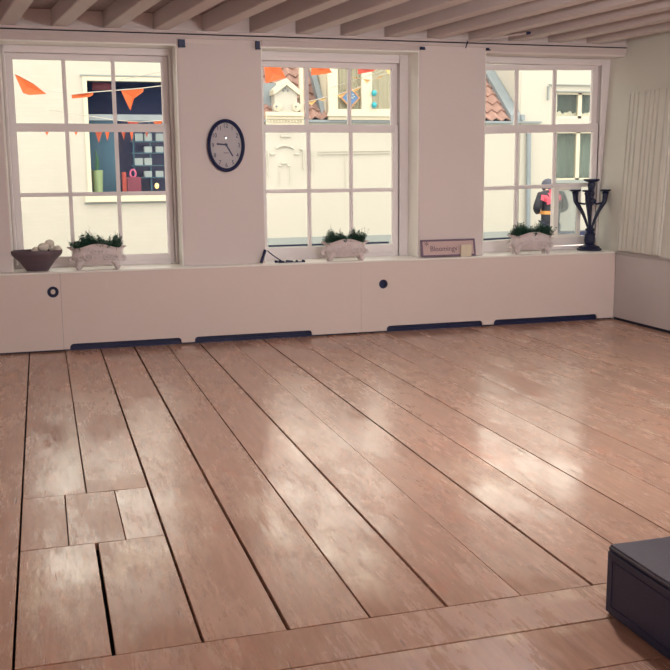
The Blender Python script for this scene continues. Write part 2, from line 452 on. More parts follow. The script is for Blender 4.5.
struct(MB().box((3.535, YP - .014, 2.236), (XR + .084, YP, 2.262)).build('trim_6', M['plate'], bevel=.003), 'thin pale head board above the right window', 'trim')

# sill board running in front of all three windows
sill = MB().box((XL, -.003, SILL - .012), (XR - .001, .399, SILL)).build('trim_1', M['whitewood'], bevel=.004)
struct(sill, 'long white painted window sill board on top of the radiator cover', 'window sill')

# sash windows ------------------------------------------------------------
def window(n, gx0, gx1, gz0, gz1, fx0, fx1, top, tilt, label, mrz=(1.597, 1.657), barz=(1.119, 1.149), vent=False, strip=True):
    """gx/gz: glass bounds at y=.37; fx: frame bounds; tilt: rise per metre of x"""
    root = struct_empty('window_%d' % n, label, 'window', ((gx0 + gx1) / 2, YF, SILL))
    xm = (gx0 + gx1) / 2
    def T(wb):
        for v in wb.b.verts: v.co.z += (v.co.x - xm) * tilt
        return wb
    ya, yb = YF, .40
    # box frame: jambs, head, with a stepped inner bead
    f = MB()
    ox0, ox1 = fx0, fx1
    f.box((ox0, ya, SILL), (gx0 - .052, yb + .06, top)); f.box((gx1 + .052, ya, SILL), (ox1, yb + .06, top))
    f.box((gx0 - .052, ya, gz1 + .045), (gx1 + .052, yb + .06, top))
    f.box((gx0 - .052, ya + .012, SILL), (gx1 + .052, yb + .08, SILL + .03))
    f.box((gx0 - .066, ya - .016, SILL), (gx0 - .052, ya + .02, top)); f.box((gx1 + .052, ya - .016, SILL), (gx1 + .066, ya + .02, top))
    f.box((gx0 - .066, ya - .016, gz1 + .075), (gx1 + .066, ya + .0, gz1 + .09))
    f.build('window_frame', M['wood'], root, bevel=.003)
    def sash(name, z0, z1, bot, tp, y0, y1, hbars):
        s = MB()
        s.box((gx0 - .05, y0, z0 - bot), (gx0, y1, z1 + tp)); s.box((gx1, y0, z0 - bot), (gx1 + .05, y1, z1 + tp))
        s.box((gx0, y0, z0 - bot), (gx1, y1, z0)); s.box((gx0, y0, z1), (gx1, y1, z1 + tp))
        for k in (1, 2):
            x = gx0 + (gx1 - gx0) * k / 3
            s.box((x - .014, y0 + .006, z0), (x + .014, y1 - .002, z1))
        for a, b2 in hbars: s.box((gx0, y0 + .005, a), (gx1, y1 - .004, b2))
        so = T(s).build(name, M['wood'], root, bevel=.0035)
        T(MB().box((gx0 - .004, y1 - .016, z0 - .004), (gx1 + .004, y1 - .012, z1 + .004))).build('pane', M['glass'], so)
        return so
    up = sash('upper_sash', mrz[1], gz1, .03, .043, ya + .045, ya + .085, [])
    lo = sash('lower_sash', gz0, mrz[0], gz0 - SILL - .031, mrz[1] - mrz[0], ya + .01, ya + .05, [barz])
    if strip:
        T(MB().box((gx0 + .02, ya + .052, gz0 + .004), (gx1 - (.40 if vent else .02), ya + .066, gz0 + .019))).build('dark_strip', M['navy'], lo)  # thin dark strip along the foot of the lower glass
    lz = MB()
    if n != 3: lz.box((ox1 - .008, YP + .004, SILL), (ox1 - .0005, ya, top)).build('reveal_lining', M['whitewood'], root)
    lz = MB().box((ox0 + .0005, YP + .004, SILL), (ox0 + .008, ya, top)); lz.build('reveal_lining', M['whitewood'], root)
    MB().box((ox0 + .008, YP + .004, top - .010), (ox1 - .008, ya, top - .0005)).build('head_lining', M['whitewood'], root)
    return root, T, lo

w1, T1, _ = window(1, -.140, .935, .668, 2.118, -.225, 1.022, LINT, 0.0, 'left white sash window of nine panes behind the wooden bowl', strip=False)
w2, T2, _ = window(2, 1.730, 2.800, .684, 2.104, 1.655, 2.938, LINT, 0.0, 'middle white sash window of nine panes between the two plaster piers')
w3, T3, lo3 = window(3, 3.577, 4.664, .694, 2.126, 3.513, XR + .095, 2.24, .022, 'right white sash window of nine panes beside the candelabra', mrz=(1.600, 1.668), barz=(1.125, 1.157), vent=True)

# small inner casement in the lower right pane of the right window
def vent():
    x0 = 4.302 - .022; x1 = at(579.5, 200, YF).x
    z0, z1 = at(565, 236, YF).z - .012, at(565, 187, YF).z
    s = MB(); y0, y1 = YF - .028, YF + .004
    s.box((x0, y0, z0), (x0 + .046, y1, z1)); s.box((x1 - .036, y0, z0), (x1, y1, z1))
    s.box((x0 + .046, y0, z1 - .024), (x1 - .036, y1, z1)); s.box((x0 + .046, y0, z0), (x1 - .036, y1, z0 + .03))
    o = s.build('vent_casement', M['whitewood'], w3, bevel=.003)
    MB().box((x0 + .046, y0 + .012, z0 + .03), (x1 - .036, y0 + .016, z1 - .024)).build('pane', M['hazy'], o)
vent()

# folded panelled shutter on the right wall
def lean(wb):
    for v in wb.b.verts: v.co.x += (v.co.z - SILL) * LN / (2.62 - SILL)
    return wb
def shutter():
    y1 = -.035; z0, z1 = SILL + .012, at(622, 93, 0).z
    r = thing('window_shutter', 'folded white panelled wooden shutter on the right wall beside the right window', 'shutter', (XR - .02, -.3, z0))
    lean(MB().box((XR - .020, -.625, z0), (XR - .001, y1, z1))).build('backing_panel', M['sidewall'], r, bevel=.003)
    y = y1; LS = LN / (2.62 - SILL)
    for wd in (.035, .06, .06, .095, .06, .06, .06, .095, .06):
        lean(MB().box((XR - .038, y - wd + .008, z0 + .006), (XR - .0195, y, z1 - .006))).build('board', M['sidewall'], r, bevel=.005)
        y -= wd
shutter()

# blind brackets at the window heads
def bracket(px, py, wpx, hpx, label, y=YP):
    c = at(px, py, y); sx, sz = wpx / 131 / 2, hpx / 131 / 2
    s = MB().box((c.x - sx, y - .03, c.z - sz), (c.x + sx, y, c.z - sz + .008)); s.box((c.x - sx, y - .03, c.z - sz), (c.x - sx + .008, y, c.z + sz)); s.box((c.x - sx, y - .012, c.z - sz), (c.x + sx, y, c.z + sz))
    tag(s.build('blind_bracket', M['navy'], bevel=.001), label, 'bracket', 'blind brackets at the window heads')
bracket(181.5, 43.5, 6.5, 7.5, 'square dark bracket on the pier at the top right corner of the left window')
bracket(257.5, 45.5, 4.5, 8, 'narrow dark bracket on the pier at the top left corner of the middle window')
bracket(422, 48.5, 5.5, 3, 'flat dark bracket at the top right corner of the middle window')
bracket(487.5, 49.5, 4, 2.6, 'tiny dark bracket at the top left corner of the right window')

# rod under the joists
a, b_ = at(468, 40.5, .05), at(527, 29.5, -.45)
a.z = CZ - .012; b_.z = CZ - .012
r = thing('ceiling_rod', 'thin pale rod with a dark tip hung under the ceiling joists above the right window', 'rod', a)
MB().tube([a, a.lerp(b_, .5) + Vector((0, 0, -.004)), b_], .007).build('rod', M['joist'], r, smooth=True)
MB().tube([b_, b_ + (b_ - a).normalized() * .03], [.012, .01]).build('tip', M['navy'], r, smooth=True)
MB().tube([a, a + Vector((-.01, .02, -.055))], [.006, .004]).build('hook', M['navy'], r, smooth=True)

# ------------------------------------------------------------------ radiator cover
def notch(x0, x1, h=.053, r=.028, z0=.014):
    """bottom edge cut-out, listed left to right"""
    p = [(x0, z0)]
    for k in range(6): a = PI - PI / 2 * k / 5; p.append((x0 + r + r * math.cos(a), h - r + r * math.sin(a)))
    for k in range(6): a = PI / 2 - PI / 2 * k / 5; p.append((x1 - r + r * math.cos(a), h - r + r * math.sin(a)))
    p.append((x1, z0)); return p
rc = thing('radiator_cover', 'long low pinkish white radiator cover under the windows with slots along the floor', 'radiator cover', (1.6, .01, 0))
def cover_panel(x0, x1, slots, holes):
    o = [(x0, .014)]
    for s in slots: o += notch(*s)
    o += [(x1, .014), (x1, SILL - .013), (x0, SILL - .013)]
    hs = [ell(hx, hz, hr, hr, 28) for hx, hz, hr in holes]
    return plate([o] + hs, 0.0, .018).build('front_panel', M['cover'], rc)
h1 = at(53, 292, 0); h2 = at(383.3, 284, 0)
SL = [(.148, .968), (1.068, 1.998), (2.622, 3.470), (3.572, 4.552)]
cover_panel(XL + .002, .1035, [(-1.2, -.35)], [(h1.x, h1.z, .036)])
cover_panel(.105, 2.404, SL[:2], [])
cover_panel(2.4055, XR - .009, SL[2:], [(h2.x, h2.z, .033)])
MB().box((XL + .002, .03, 0), (XR - .009, .045, SILL - .013)).build('slot_shade_sheet', M['navy'], rc)  # navy sheet painting in the cavity's shade behind the slots and holes
s = MB()
for z in (.018, .032, .046): s.box((XL + .01, .019, z), (XR - .05, .029, z + .005))
s.build('floor_grille', M['navy'], rc)
MB().tube([(h1.x, -.004, h1.z), (h1.x, .03, h1.z)], .017, 16).build('valve_stem', M['cover'], rc, smooth=True)
s = MB()
ro = ell(h1.x, h1.z, .040, .040, 28); s.b.free(); s = plate([ro, ell(h1.x, h1.z, .033, .033, 28)], -.004, 0.0)
s.build('hole_ring', M['navy'], rc)
s = plate([ell(h2.x, h2.z, .036, .036, 28), ell(h2.x, h2.z, .031, .031, 28)], -.003, 0.0); s.build('hole_ring', M['navy'], rc)

# ------------------------------------------------------------------ things on the sill
def planter(loc, label, rz=0, sc=1.0, seed=1):
    rnd = random.Random(seed)
    r = thing('potted_plant', label, 'potted plant', (0, 0, 0), 'white footed planters on the window sill')
    # pot: superellipse rings, scalloped front and back
    n = 64
    def sup(a, b, th, e=2.6):
        c, s_ = math.cos(th), math.sin(th)
        return a * math.copysign(abs(c) ** (2 / e), c), b * math.copysign(abs(s_) ** (2 / e), s_)
    prof = [(0, .138, .056), (.10, .152, .064), (.25, .166, .071), (.42, .170, .075), (.58, .166, .073), (.72, .164, .072), (.86, .168, .074), (.95, .177, .079), (1, .180, .082)]
    def top(x):
        return .152 + .030 * max(0, math.cos(min(abs(x) / .125, 1) * PI / 2)) ** 1.1 + .007 * math.exp(-((abs(x) - .172) / .012) ** 2)
    zb = .041
    def ring(t, a, b, inset=0):
        out = []
        for k in range(n):
            th = 2 * PI * k / n
            x, y = sup(a - inset, b - inset, th)
            z = zb + t * (top(x) - zb)
            # carved relief: scrolls pushed out of the wall
            if inset == 0 and 0 < t < 1:
                q = .0035 * math.sin(x * 62) * math.sin(z * 75 + x * x * 260) + .006 * math.exp(-((x / .035) ** 2 + ((z - .105) / .03) ** 2))
                L_ = math.hypot(x, y); x += x / L_ * q; y += (y / L_) * q
            if t == 0: z += -.012 * math.exp(-(x / .03) ** 2) + .004 * math.cos(x * 50)
            out.append((x, y, z))
        return out
    fine = []
    for (t0, a0, b0), (t1, a1, b1) in zip(prof, prof[1:]):
        for q in range(3):
            u = q / 3; fine.append((t0 + (t1 - t0) * u, a0 + (a1 - a0) * u, b0 + (b1 - b0) * u))
    fine.append(prof[-1])
    rg = [ring(*p) for p in fine] + [ring(t, a, b, .010) for t, a, b in (prof[-1], prof[-3])] + [[(x, y, .118) for x, y, z in ring(.7, .160, .070, .012)]]
    s = MB().rings(rg)
    pot = s.build('planter', M['pot'], r, smooth=True)
    # raised scrolls on front and back
    for sd in (-1, 1):
        for mx in (-1, 1):
            for (cx_, cz_, r0, t0, turns, dr) in ((.062, .095, .034, .4, 1.5, -1), (.118, .088, .026, 2.2, 1.4, 1), (.020, .128, .018, .2, 1.2, -1)):
                pts = []
                for k in range(22):
                    u = k / 21; a = t0 + dr * u * turns * 2 * PI; rr = r0 * (1 - .85 * u)
                    x = cx_ + rr * math.cos(a); z = cz_ + rr * math.sin(a) * .8
                    t = max(0, min(1, (z - zb) / (top(x) - zb)))
                    b = .066 + .006 * math.sin(t * PI); yy = (b + .004) * max(.05, 1 - (min(abs(x), .15) / .170) ** 2.6) ** (1 / 2.6) + .003
                    pts.append((mx * x, sd * yy, z))
                MB().tube(pts, [.0075 * (1 - .5 * k / 21) for k in range(22)], 6).build('scroll', M['pot'], pot, smooth=True)
    for mx in (-1, 1):
        MB().tube(spline([(mx * .150, 0, .085), (mx * .178, 0, .082), (mx * .188, 0, .066), (mx * .170, 0, .058)], 5), .012, 8).build('handle', M['pot'], pot, smooth=True)
        MB().tube(spline([(mx * .160, 0, .140), (mx * .185, 0, .153), (mx * .203, 0, .156)], 5), [.012] * 5 + [.009, .008, .007, .006, .005, .003], 8).build('rim_tip', M['pot'], pot, smooth=True)
    for mx in (-1, 1):
        for my in (-1, 1):
            pts = spline([(mx * .105, my * .036, .066), (mx * .126, my * .046, .044), (mx * .130, my * .050, .020), (mx * .143, my * .056, .010)], 5)
            nn = len(pts)
            MB().tube(pts, [.030 - .013 * min(1, k / (nn * .7)) for k in range(nn)], 9).build('foot', M['pot'], r, smooth=True)
    MB().box((-.118, -.048, .117), (.118, .048, .130)).build('soil', M['soil'], r)
    # small-leaved bushy plant
    for nm, mt_, cnt in (('plant', M['leaf'], 520),):
        s = MB()
        for i in range(cnt):
            x = rnd.uniform(-.136, .136); y = rnd.uniform(-.055, .055)
            hump = .082 + .020 * math.sin(x * 34 + seed) + .012 * math.sin(x * 80 + seed * 2)
            h = hump * rnd.uniform(.55, 1.12) * (1 - .35 * (abs(x) / .15) ** 4)
            if rnd.random() < .035: h *= 1.45
            lean = Vector((x * .22 + rnd.uniform(-.02, .02), y * .5 + rnd.uniform(-.02, .02), h))
            p0 = Vector((x, y, .124)); p1 = p0 + lean
            s.tube([p0, p0 + lean * .5 + Vector((0, 0, .004)), p1], [.0013, .0011, .0007], 4)
            for j in range(9):
                u = .3 + .7 * j / 7; c = p0 + lean * u
                a = rnd.uniform(0, 2 * PI); el = rnd.uniform(.1, 1.0); ln = rnd.uniform(.012, .019)
                dr_ = Vector((math.cos(a) * math.cos(el), math.sin(a) * math.cos(el), math.sin(el)))
                sd = dr_.cross(Vector((0, 0, 1))).normalized() * ln * .33
                nrm = sd.cross(dr_).normalized() * ln * .12
                v = [s.b.verts.new(c + q) for q in (dr_ * .0, dr_ * ln * .5 + sd + nrm, dr_ * ln, dr_ * ln * .5 - sd + nrm)]
                s.b.faces.new(v)
        s.build(nm, mt_, r)
    r.location = loc; r.rotation_euler.z = rz; r.scale = (sc,) * 3
    return r
def sill_at(px, py, y=.085): return at(px, py, y)
p = sill_at(98, 266.3); planter((p.x, .12, SILL), 'ornate white planter of dark green shrub in the left window beside the wooden bowl', rz=.02, sc=1.06, seed=3)
p = sill_at(345, 258); planter((p.x, .085, SILL), 'ornate white planter of dark green shrub in the middle window', rz=-.08, sc=.97, seed=11)
p = sill_at(531, 251.3); planter((p.x, .095, SILL), 'ornate white planter of dark green shrub in the right window beside the candelabra', rz=-.10, sc=1.03, seed=23)

# wooden bowl with pale round stones
def bowl():
    cy = .15; cx_ = at(37.5, 267, cy).x
    r0 = at(62.5, 249, cy).x - cx_; r1 = at(48.5, 268, cy).x - cx_
    h = .152
    r = thing('wooden_bowl', 'dark brown wooden bowl with sloping sides on the sill of the left window', 'bowl', (cx_, cy, SILL))
    k = .62
    prof = [(r1 * .3, 0), (r1, 0), (r1 + .008, .012), (r1 + (r0 - r1) * .5, h * .48), (r0 * .965, h * .78), (r0 * .98, h * .80), (r0, h * .97), (r0 - .004, h), (r0 - .018, h * .99), (r0 * .80, h * .62), (r1 * .8, h * .3), (r1 * .2, h * .27)]
    MB().lathe(prof, (cx_, cy, SILL), 36, 1, k).build('bowl_body', M['bowl'], r, smooth=True)
    rnd = random.Random(5)
    sp = [(43, 247.5, 5.0, 'flattened white ball at the front left of the wooden bowl'), (49.4, 243.6, 4.6, 'topmost white ball of the pile in the wooden bowl'), (45.6, 246.0, 3.3, 'small white ball beneath the topmost one in the wooden bowl'),
          (53, 248.5, 3.6, 'white ball in the middle of the wooden bowl'), (57.5, 248.8, 3.8, 'white ball at the right rim of the wooden bowl'), (36, 250.5, 4.2, 'white ball sunk lowest at the left of the wooden bowl')]
    for i, (px, py, rp, lb) in enumerate(sp):
        q = at(px, py, cy + (.012 if i % 2 else -.012)); rr = rp / 128
        s = MB().sphere(q, rr, .86)
        for v in s.b.verts:
            dd_ = v.co - q; v.co = q + dd_ * (1 + .05 * math.sin(dd_.x * 190 + i) * math.cos(dd_.z * 170))
        tag(s.build('white_ball', M['ball'], smooth=True), lb, 'ball', 'white balls in the wooden bowl')
bowl()

# oval clock
def clock():
    c = at(225.6, 145.6, YP); a, b = .141, .193
    y0 = YP
    r = thing('wall_clock', 'oval wall clock with dark blue rim and pale dial on the left pier', 'clock', (c.x, y0, c.z - b))
    n = 48
    rg = []
    for off, yy in ((0, 0), (.004, -.020), (-.004, -.032), (-.014, -.036), (-.022, -.028), (-.024, -.016)):
        rg.append([(c.x + (a + off) * math.cos(2 * PI * k / n), y0 + yy, c.z + (b + off) * math.sin(2 * PI * k / n)) for k in range(n)])
    MB().rings(rg, cap=False).build('rim', M['navy'], r, smooth=True)
    plate([ell(c.x, c.z, a - .018, b - .018, 48)], y0 - .016, y0).build('dial', M['face'], r)
    for k in range(1, 13):
        t = 2 * PI * k / 12
        text(str(k), .046, (c.x + (a - .042) * math.sin(t), y0 - .0168, c.z + (b - .046) * math.cos(t)), .0008, sx=.85).build('numeral', M['navy'], r)
    s = MB()
    def bar(p0, p1, w0, w1, y):
        p0, p1 = Vector((p0[0], 0, p0[1])), Vector((p1[0], 0, p1[1])); dd_ = (p1 - p0).normalized(); nn = Vector((-dd_.z, 0, dd_.x))
        q = [p0 - dd_ * .012 + nn * w0, p1 + nn * w1, p1 - nn * w1, p0 - dd_ * .012 - nn * w0]
        return MB().quad_y([(c.x + v.x, c.z + v.z) for v in q], y, y - .0015)
    cz0 = .006
    bar((0, cz0), (.050, -.080), .0055, .0050, y0 - .019).build('minute_hand', M['navy'], r)
    bar((0, cz0), (-.072, .012), .0055, .0065, y0 - .021).build('hour_hand', M['navy'], r)
    plate([ell(c.x, c.z + cz0, .010, .010, 16)], y0 - .024, y0 - .017).build('hub', M['navy'], r)
    q = []
    for k in range(8):
        rr = .016 if k % 2 == 0 else .005; q.append((c.x + rr * math.cos(k * PI / 4), c.z + .058 + rr * math.sin(k * PI / 4)))
    plate([q], y0 - .0185, y0 - .0165).build('star_mark', M['navy'], r)
    w_ = MB()
    for dx, ww in ((-.014, .010), (.0, .012), (.014, .010)): w_.box((c.x + dx - ww / 2, y0 - .0175, c.z - .058), (c.x + dx + ww / 2, y0 - .0165, c.z - .052))
    w_.build('dial_mark', M['ink'], r)
    rg = []
    for u in (1, .9, .7, .45, .2, .02):
        rg.append([(c.x + (a - .020) * u * math.cos(2 * PI * k / n), y0 - .028 - .014 * (1 - u * u), c.z + (b - .020) * u * math.sin(2 * PI * k / n)) for k in range(n)])
    MB().rings(rg, cap=False).build('cover_glass', M['glass'], r, smooth=True)
clock()

# wooden sign leaning on the middle pier
def sign():
    y0, y1 = .080, .116                   # foot and head of the lean
    p0, p1 = at(421.5, 256.8, y0), at(475.5, 255, y0)
    x0, x1 = p0.x, p1.x; z0 = SILL; H_ = .142
    r = thing('lettered_sign', 'small framed wooden sign with typed lettering leaning against the pier right of the middle window', 'sign', ((x0 + x1) / 2, y0, SILL))
    ang = math.atan2(y1 - y0, H_)
    def L_(wb):
        bmesh.ops.rotate(wb.b, verts=wb.b.verts[:], cent=(0, 0, 0), matrix=Matrix.Rotation(-ang, 3, 'X'))
        bmesh.ops.translate(wb.b, verts=wb.b.verts[:], vec=((x0 + x1) / 2, y0 - .004, z0 + .003)); return wb
    W = (x1 - x0) / 2
    L_(MB().box((-W + .006, -.004, .006), (W - .006, .003, H_ - .006))).build('board', M['signw'], r)
    s = MB(); t = .015
    for a, b_ in (((-W, -.010, 0), (-W + t, .006, H_)), ((W - t, -.010, 0), (W, .006, H_)), ((-W + t, -.010, 0), (W - t, .006, t)), ((-W + t, -.010, H_ - t), (W - t, .006, H_))): s.box(a, b_)
    L_(s).build('frame', M['plum'], r, bevel=.002)
    L_(text('Bloomingv', .060, (-.163, -.0048, .064), .0006, 'LEFT', sx=.95)).build('lettering', M['ink'], r)
    L_(text('*', .09, (-W + .050, -.0048, .092), .0006)).build('mark', M['ink'], r)
    q = at(466, 256.8, .055)
    tag(MB().box((q.x - .047, .048, SILL), (q.x + .047, .064, SILL + .098)).build('cream_block', M['creamblk'], bevel=.003), 'cream square block standing in front of the right end of the lettered sign', 'block')
sign()

# three-armed candelabra
def candelabra():
    cy, z0 = .21, SILL
    cx_ = at(589.3, 247, cy).x
    K = 1.10
    r = thing('candelabra', 'black three armed candelabra standing at the right end of the sill', 'candelabra', (cx_, cy, z0))
    def turn(prof, nm, n=22, par=r, c=(cx_, cy)):
        return MB().lathe([(q, z * K) for q, z in prof], (c[0], c[1], z0), n).build(nm, M['black'], par, smooth=True)
    turn([(.02, 0), (.104, 0), (.108, .008), (.100, .016), (.088, .018), (.090, .026), (.080, .034), (.052, .042), (.040, .050)], 'base', 28)
    turn([(.036, .048), (.044, .060), (.049, .085), (.045, .115), (.050, .128), (.040, .136), (.032, .150), (.040, .158), (.042, .168), (.030, .178), (.022, .190)], 'stem')
    s = MB()
    s.tube([(cx_, cy, z0 + .17 * K), (cx_, cy, z0 + .30 * K), (cx_, cy, z0 + .42 * K)], [.011, .011, .018], 8)
    s.build('column', M['black'], r, smooth=True)
    for i in range(2):
        a = PI / 2 * .6 + i * PI
        pts = spline([(cx_ + q * math.cos(a), cy + q * math.sin(a), z0 + z * K) for q, z in ((.015, .18), (.024, .26), (.032, .34), (.026, .385))], 5)
        MB().tube(pts, .007, 7).build('rib', M['black'], r, smooth=True)
    turn([(.02, .355), (.034, .368), (.046, .384), (.044, .396), (.028, .408), (.024, .420), (.027, .436), (.030, .450), (.026, .470), (.029, .490), (.036, .518), (.034, .528), (.028, .534), (.064, .546), (.070, .554), (.068, .561), (.030, .559), (.02, .55)], 'candle_cup')
    # arms rise outward like a lyre, hook in at a scroll, then sweep up to the drip cups
    for a in (0, 2.32, 2 * PI - 2.32):
        def P(rr, z): return (cx_ + rr * math.cos(a), cy + rr * math.sin(a), z0 + z * K)
        pts = spline([P(.020, .180), P(.036, .223), P(.064, .285), P(.100, .340), P(.132, .385), P(.140, .440)], 5)
        nn = len(pts)
        arm = MB().tube(pts, [.009 + .014 * min(1, (i / nn) * 1.1) for i in range(nn)], 9).build('arm', M['black'], r, smooth=True)
        MB().tube(spline([P(.030, .385), P(.052, .366), P(.084, .368), P(.112, .372)], 5), .009, 8).build('scroll', M['black'], arm, smooth=True)
        q = P(.140, 0)
        turn([(.016, .425), (.026, .440), (.030, .453), (.022, .460), (.046, .466), (.050, .473), (.046, .478), (.022, .476), (.014, .468)], 'drip_cup', 18, arm, q)
candelabra()

# black stick leaning in the corner of the middle window, cord with clips
def bits():
    a = at(261.3, 261.0, .06); a.z = SILL + .008; b_ = at(265.2, 250.2, .105)
    r = MB().tube([a, a.lerp(b_, .5), b_], [.0125, .0115, .012], 10).build('black_stick', M['navy'], smooth=True)
    tag(r, 'short thick black stick leaning on the pier at the left corner of the middle window', 'stick')
    c0 = b_ + Vector((.016, -.006, -.004)); c1 = at(283.5, 260.6, .07); c1.z = SILL + .006
    t = thing('clip_cord', 'thin dark cord with small dark clips lying on the sill of the middle window', 'cord', (c1.x, .07, SILL))
    pts = spline([c0, c0.lerp(c1, .35) + Vector((0, -.01, -.006)), c0.lerp(c1, .75) + Vector((0, -.012, -.004)), c1, c1 + Vector((.05, .01, -.001)), c1 + Vector((.10, -.02, -.001)), c1 + Vector((.17, -.015, -.001))], 5)
    for p_ in pts: p_.z = max(p_.z, SILL + .005)
    MB().tube(pts, .0045, 6).build('cord', M['navy'], t, smooth=True)
    for px, py, ln, an in ((281.5, 261, .05, .2), (289.5, 260.6, .06, -.25), (297, 259.8, .03, .9), (303.5, 259.4, .025, -.7), (276.5, 258.5, .03, .4)):
        q = at(px, py, .075 if py > 259 else .10); q.z = SILL + .011
        dd_ = Vector((math.cos(an), math.sin(an), 0)) * ln / 2; nn = Vector((-math.sin(an), math.cos(an), 0)) * .011
        s = MB().hexa([q - dd_ - nn + Vector((0, 0, -.010)), q + dd_ - nn * .6 + Vector((0, 0, -.010)), q + dd_ + nn * .6 + Vector((0, 0, -.010)), q - dd_ + nn + Vector((0, 0, -.010)),
                       q - dd_ - nn * .6 + Vector((0, 0, .010)), q + dd_ - nn * .3 + Vector((0, 0, .004)), q + dd_ + nn * .3 + Vector((0, 0, .004)), q - dd_ + nn * .6 + Vector((0, 0, .010))])
        s.build('clip', M['navy'], t, bevel=.003)
bits()

# low dark box on the floor, lower right
def dark_box():
    p0 = at_floor(608.5, 612); p1 = at_floor(643, 642)
    x0, y1 = (p0.x + p1.x) / 2 - .012, p0.y
    d = ray(610.5, 543); t = (y1 - CAM.y) / d.y; H_ = (CAM + d * t).z
    r = thing('dark_box', 'low dark charcoal box with an inset side panel at the lower right', 'box', (x0 + .3, y1 - .25, 0))
    y0 = y1 - .50; x1 = x0 + .62
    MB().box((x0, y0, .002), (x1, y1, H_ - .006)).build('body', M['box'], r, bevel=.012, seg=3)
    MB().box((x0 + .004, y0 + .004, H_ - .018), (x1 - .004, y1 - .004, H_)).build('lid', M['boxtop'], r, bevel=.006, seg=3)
    s = MB(); t = .004
    ya, yb, za, zb = y0 + .05, y1 - .035, .035, H_ - .040
    s.box((x0 - .002, ya, za), (x0 + .004, ya + t, zb)); s.box((x0 - .002, yb - t, za), (x0 + .004, yb, zb))
    s.box((x0 - .002, ya, za), (x0 + .004, yb, za + t)); s.box((x0 - .002, ya, zb - t), (x0 + .004, yb, zb))
    s.build('side_panel_trim', M['navy'], r)
dark_box()

# ------------------------------------------------------------------ the street outside
GZ = -.66
struct(MB().box((-30, .63, GZ - .1), (50, 40, GZ)).build('ground', M['street']), 'street paving between the houses', 'street')
YB = 12.0
def rect(px0, py0, px1, py1, y=YB):
    a, b = at(px0, py0, y), at(px1, py1, y); c = at((px0 + px1) / 2, py0, y); e = at((px0 + px1) / 2, py1, y)
    return a.x, e.z, b.x, c.z            # x0, z0, x1, z1
def slab(mb, px0, py0, px1, py1, y0, y1):
    x0, z0, x1, z1 = rect(px0, py0, px1, py1, y0); mb.box((x0, y0, z0), (x1, y1, z1)); return mb
def hole_wall(x0, z0, x1, z1, holes, y0, y1):
    return plate([[(x0, z0), (x1, z0), (x1, z1), (x0, z1)]] + [[(a, b), (c, b), (c, d_), (a, d_)] for a, b, c, d_ in holes], y0, y1)

XA1 = at(232, 150, YB).x; XB1 = at(511.5, 119, YB).x
EAVE = at(400, 119.5, YB).z

# A: cream brick house with the shop window
def house_a():
    r = thing('shop_building', 'cream painted brick house with dark shop window across the street behind the left window', 'building', (XA1 - 2.5, YB, GZ))
    hx0, hz0, hx1, hz1 = rect(86.5, 81.5, 222, 193)
    hole_wall(-9, GZ, XA1, 4.4, [(hx0, hz0, hx1, hz1)], YB, YB + .28).build('facade', M['cream'], r)
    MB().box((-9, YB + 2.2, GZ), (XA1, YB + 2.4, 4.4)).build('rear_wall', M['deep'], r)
    MB().box((-9, YB + .28, 4.2), (XA1, YB + 2.2, 4.4)).build('roof', M['tile'], r)
    s = MB().box((hx0, YB - .03, hz1 - .005), (hx1, YB + .05, hz1 + .075)); s.box((hx0 - .075, YB - .03, hz0), (hx0 + .002, YB + .05, hz1 + .075))
    s.build('shop_window_frame', M['trimw'], r)
    slab(MB(), 80, 75.6, 222, 76.8, YB - .045, YB + .02).build('lintel_line', M['grey'], r)
    x0, z0, x1, z1 = rect(86, 194, 222, 202)
    MB().box((x0 - .02, YB - .10, z0 + .02), (x1, YB + .05, hz0)).build('stone_sill', M['trimw'], r)
    slab(MB(), 84, 201.6, 222, 203.2, YB - .02, YB + .02).build('sill_shadow_line', M['grey'], r)  # grey slab painting in the faint shadow line below the sill
    # interior box of the shop window
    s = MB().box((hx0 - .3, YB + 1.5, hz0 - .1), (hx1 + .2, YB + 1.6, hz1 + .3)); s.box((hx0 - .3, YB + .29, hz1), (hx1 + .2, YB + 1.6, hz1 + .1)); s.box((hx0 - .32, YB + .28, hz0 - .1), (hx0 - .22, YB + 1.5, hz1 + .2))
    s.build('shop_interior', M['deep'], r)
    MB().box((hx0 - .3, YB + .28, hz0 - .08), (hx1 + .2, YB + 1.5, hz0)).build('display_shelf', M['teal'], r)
    x0, z0, x1, z1 = rect(86.5, 114.5, 222, 120.5)
    MB().box((x0, YB + .06, z0), (x1, YB + .14, z1)).build('transom', M['lead'], r)
    # teal back cloth of the left bay, post between the bays
    x0, z0, x1, z1 = rect(88, 121, 118, 193, YB + .9)
    MB().box((x0, YB + .9, hz0), (x1, YB + .95, z1)).build('back_cloth', M['teal'], r)
    x0, z0, x1, z1 = rect(117, 121, 119, 193, YB + .08)
    MB().box((x0, YB + .06, hz0), (x1, YB + .12, z1)).build('bay_post', M['teal'], r)
    MB().box((hx0, YB + .10, hz0), (hx1, YB + .106, hz1)).build('shop_glass', M['shopglass'], r)
    slab(MB(), 92, 83, 111, 90, YB + .5, YB + .55).build('shop_notice', M['maroon'], r)
    return hx0, hz0, hx1, hz1
HX = house_a()
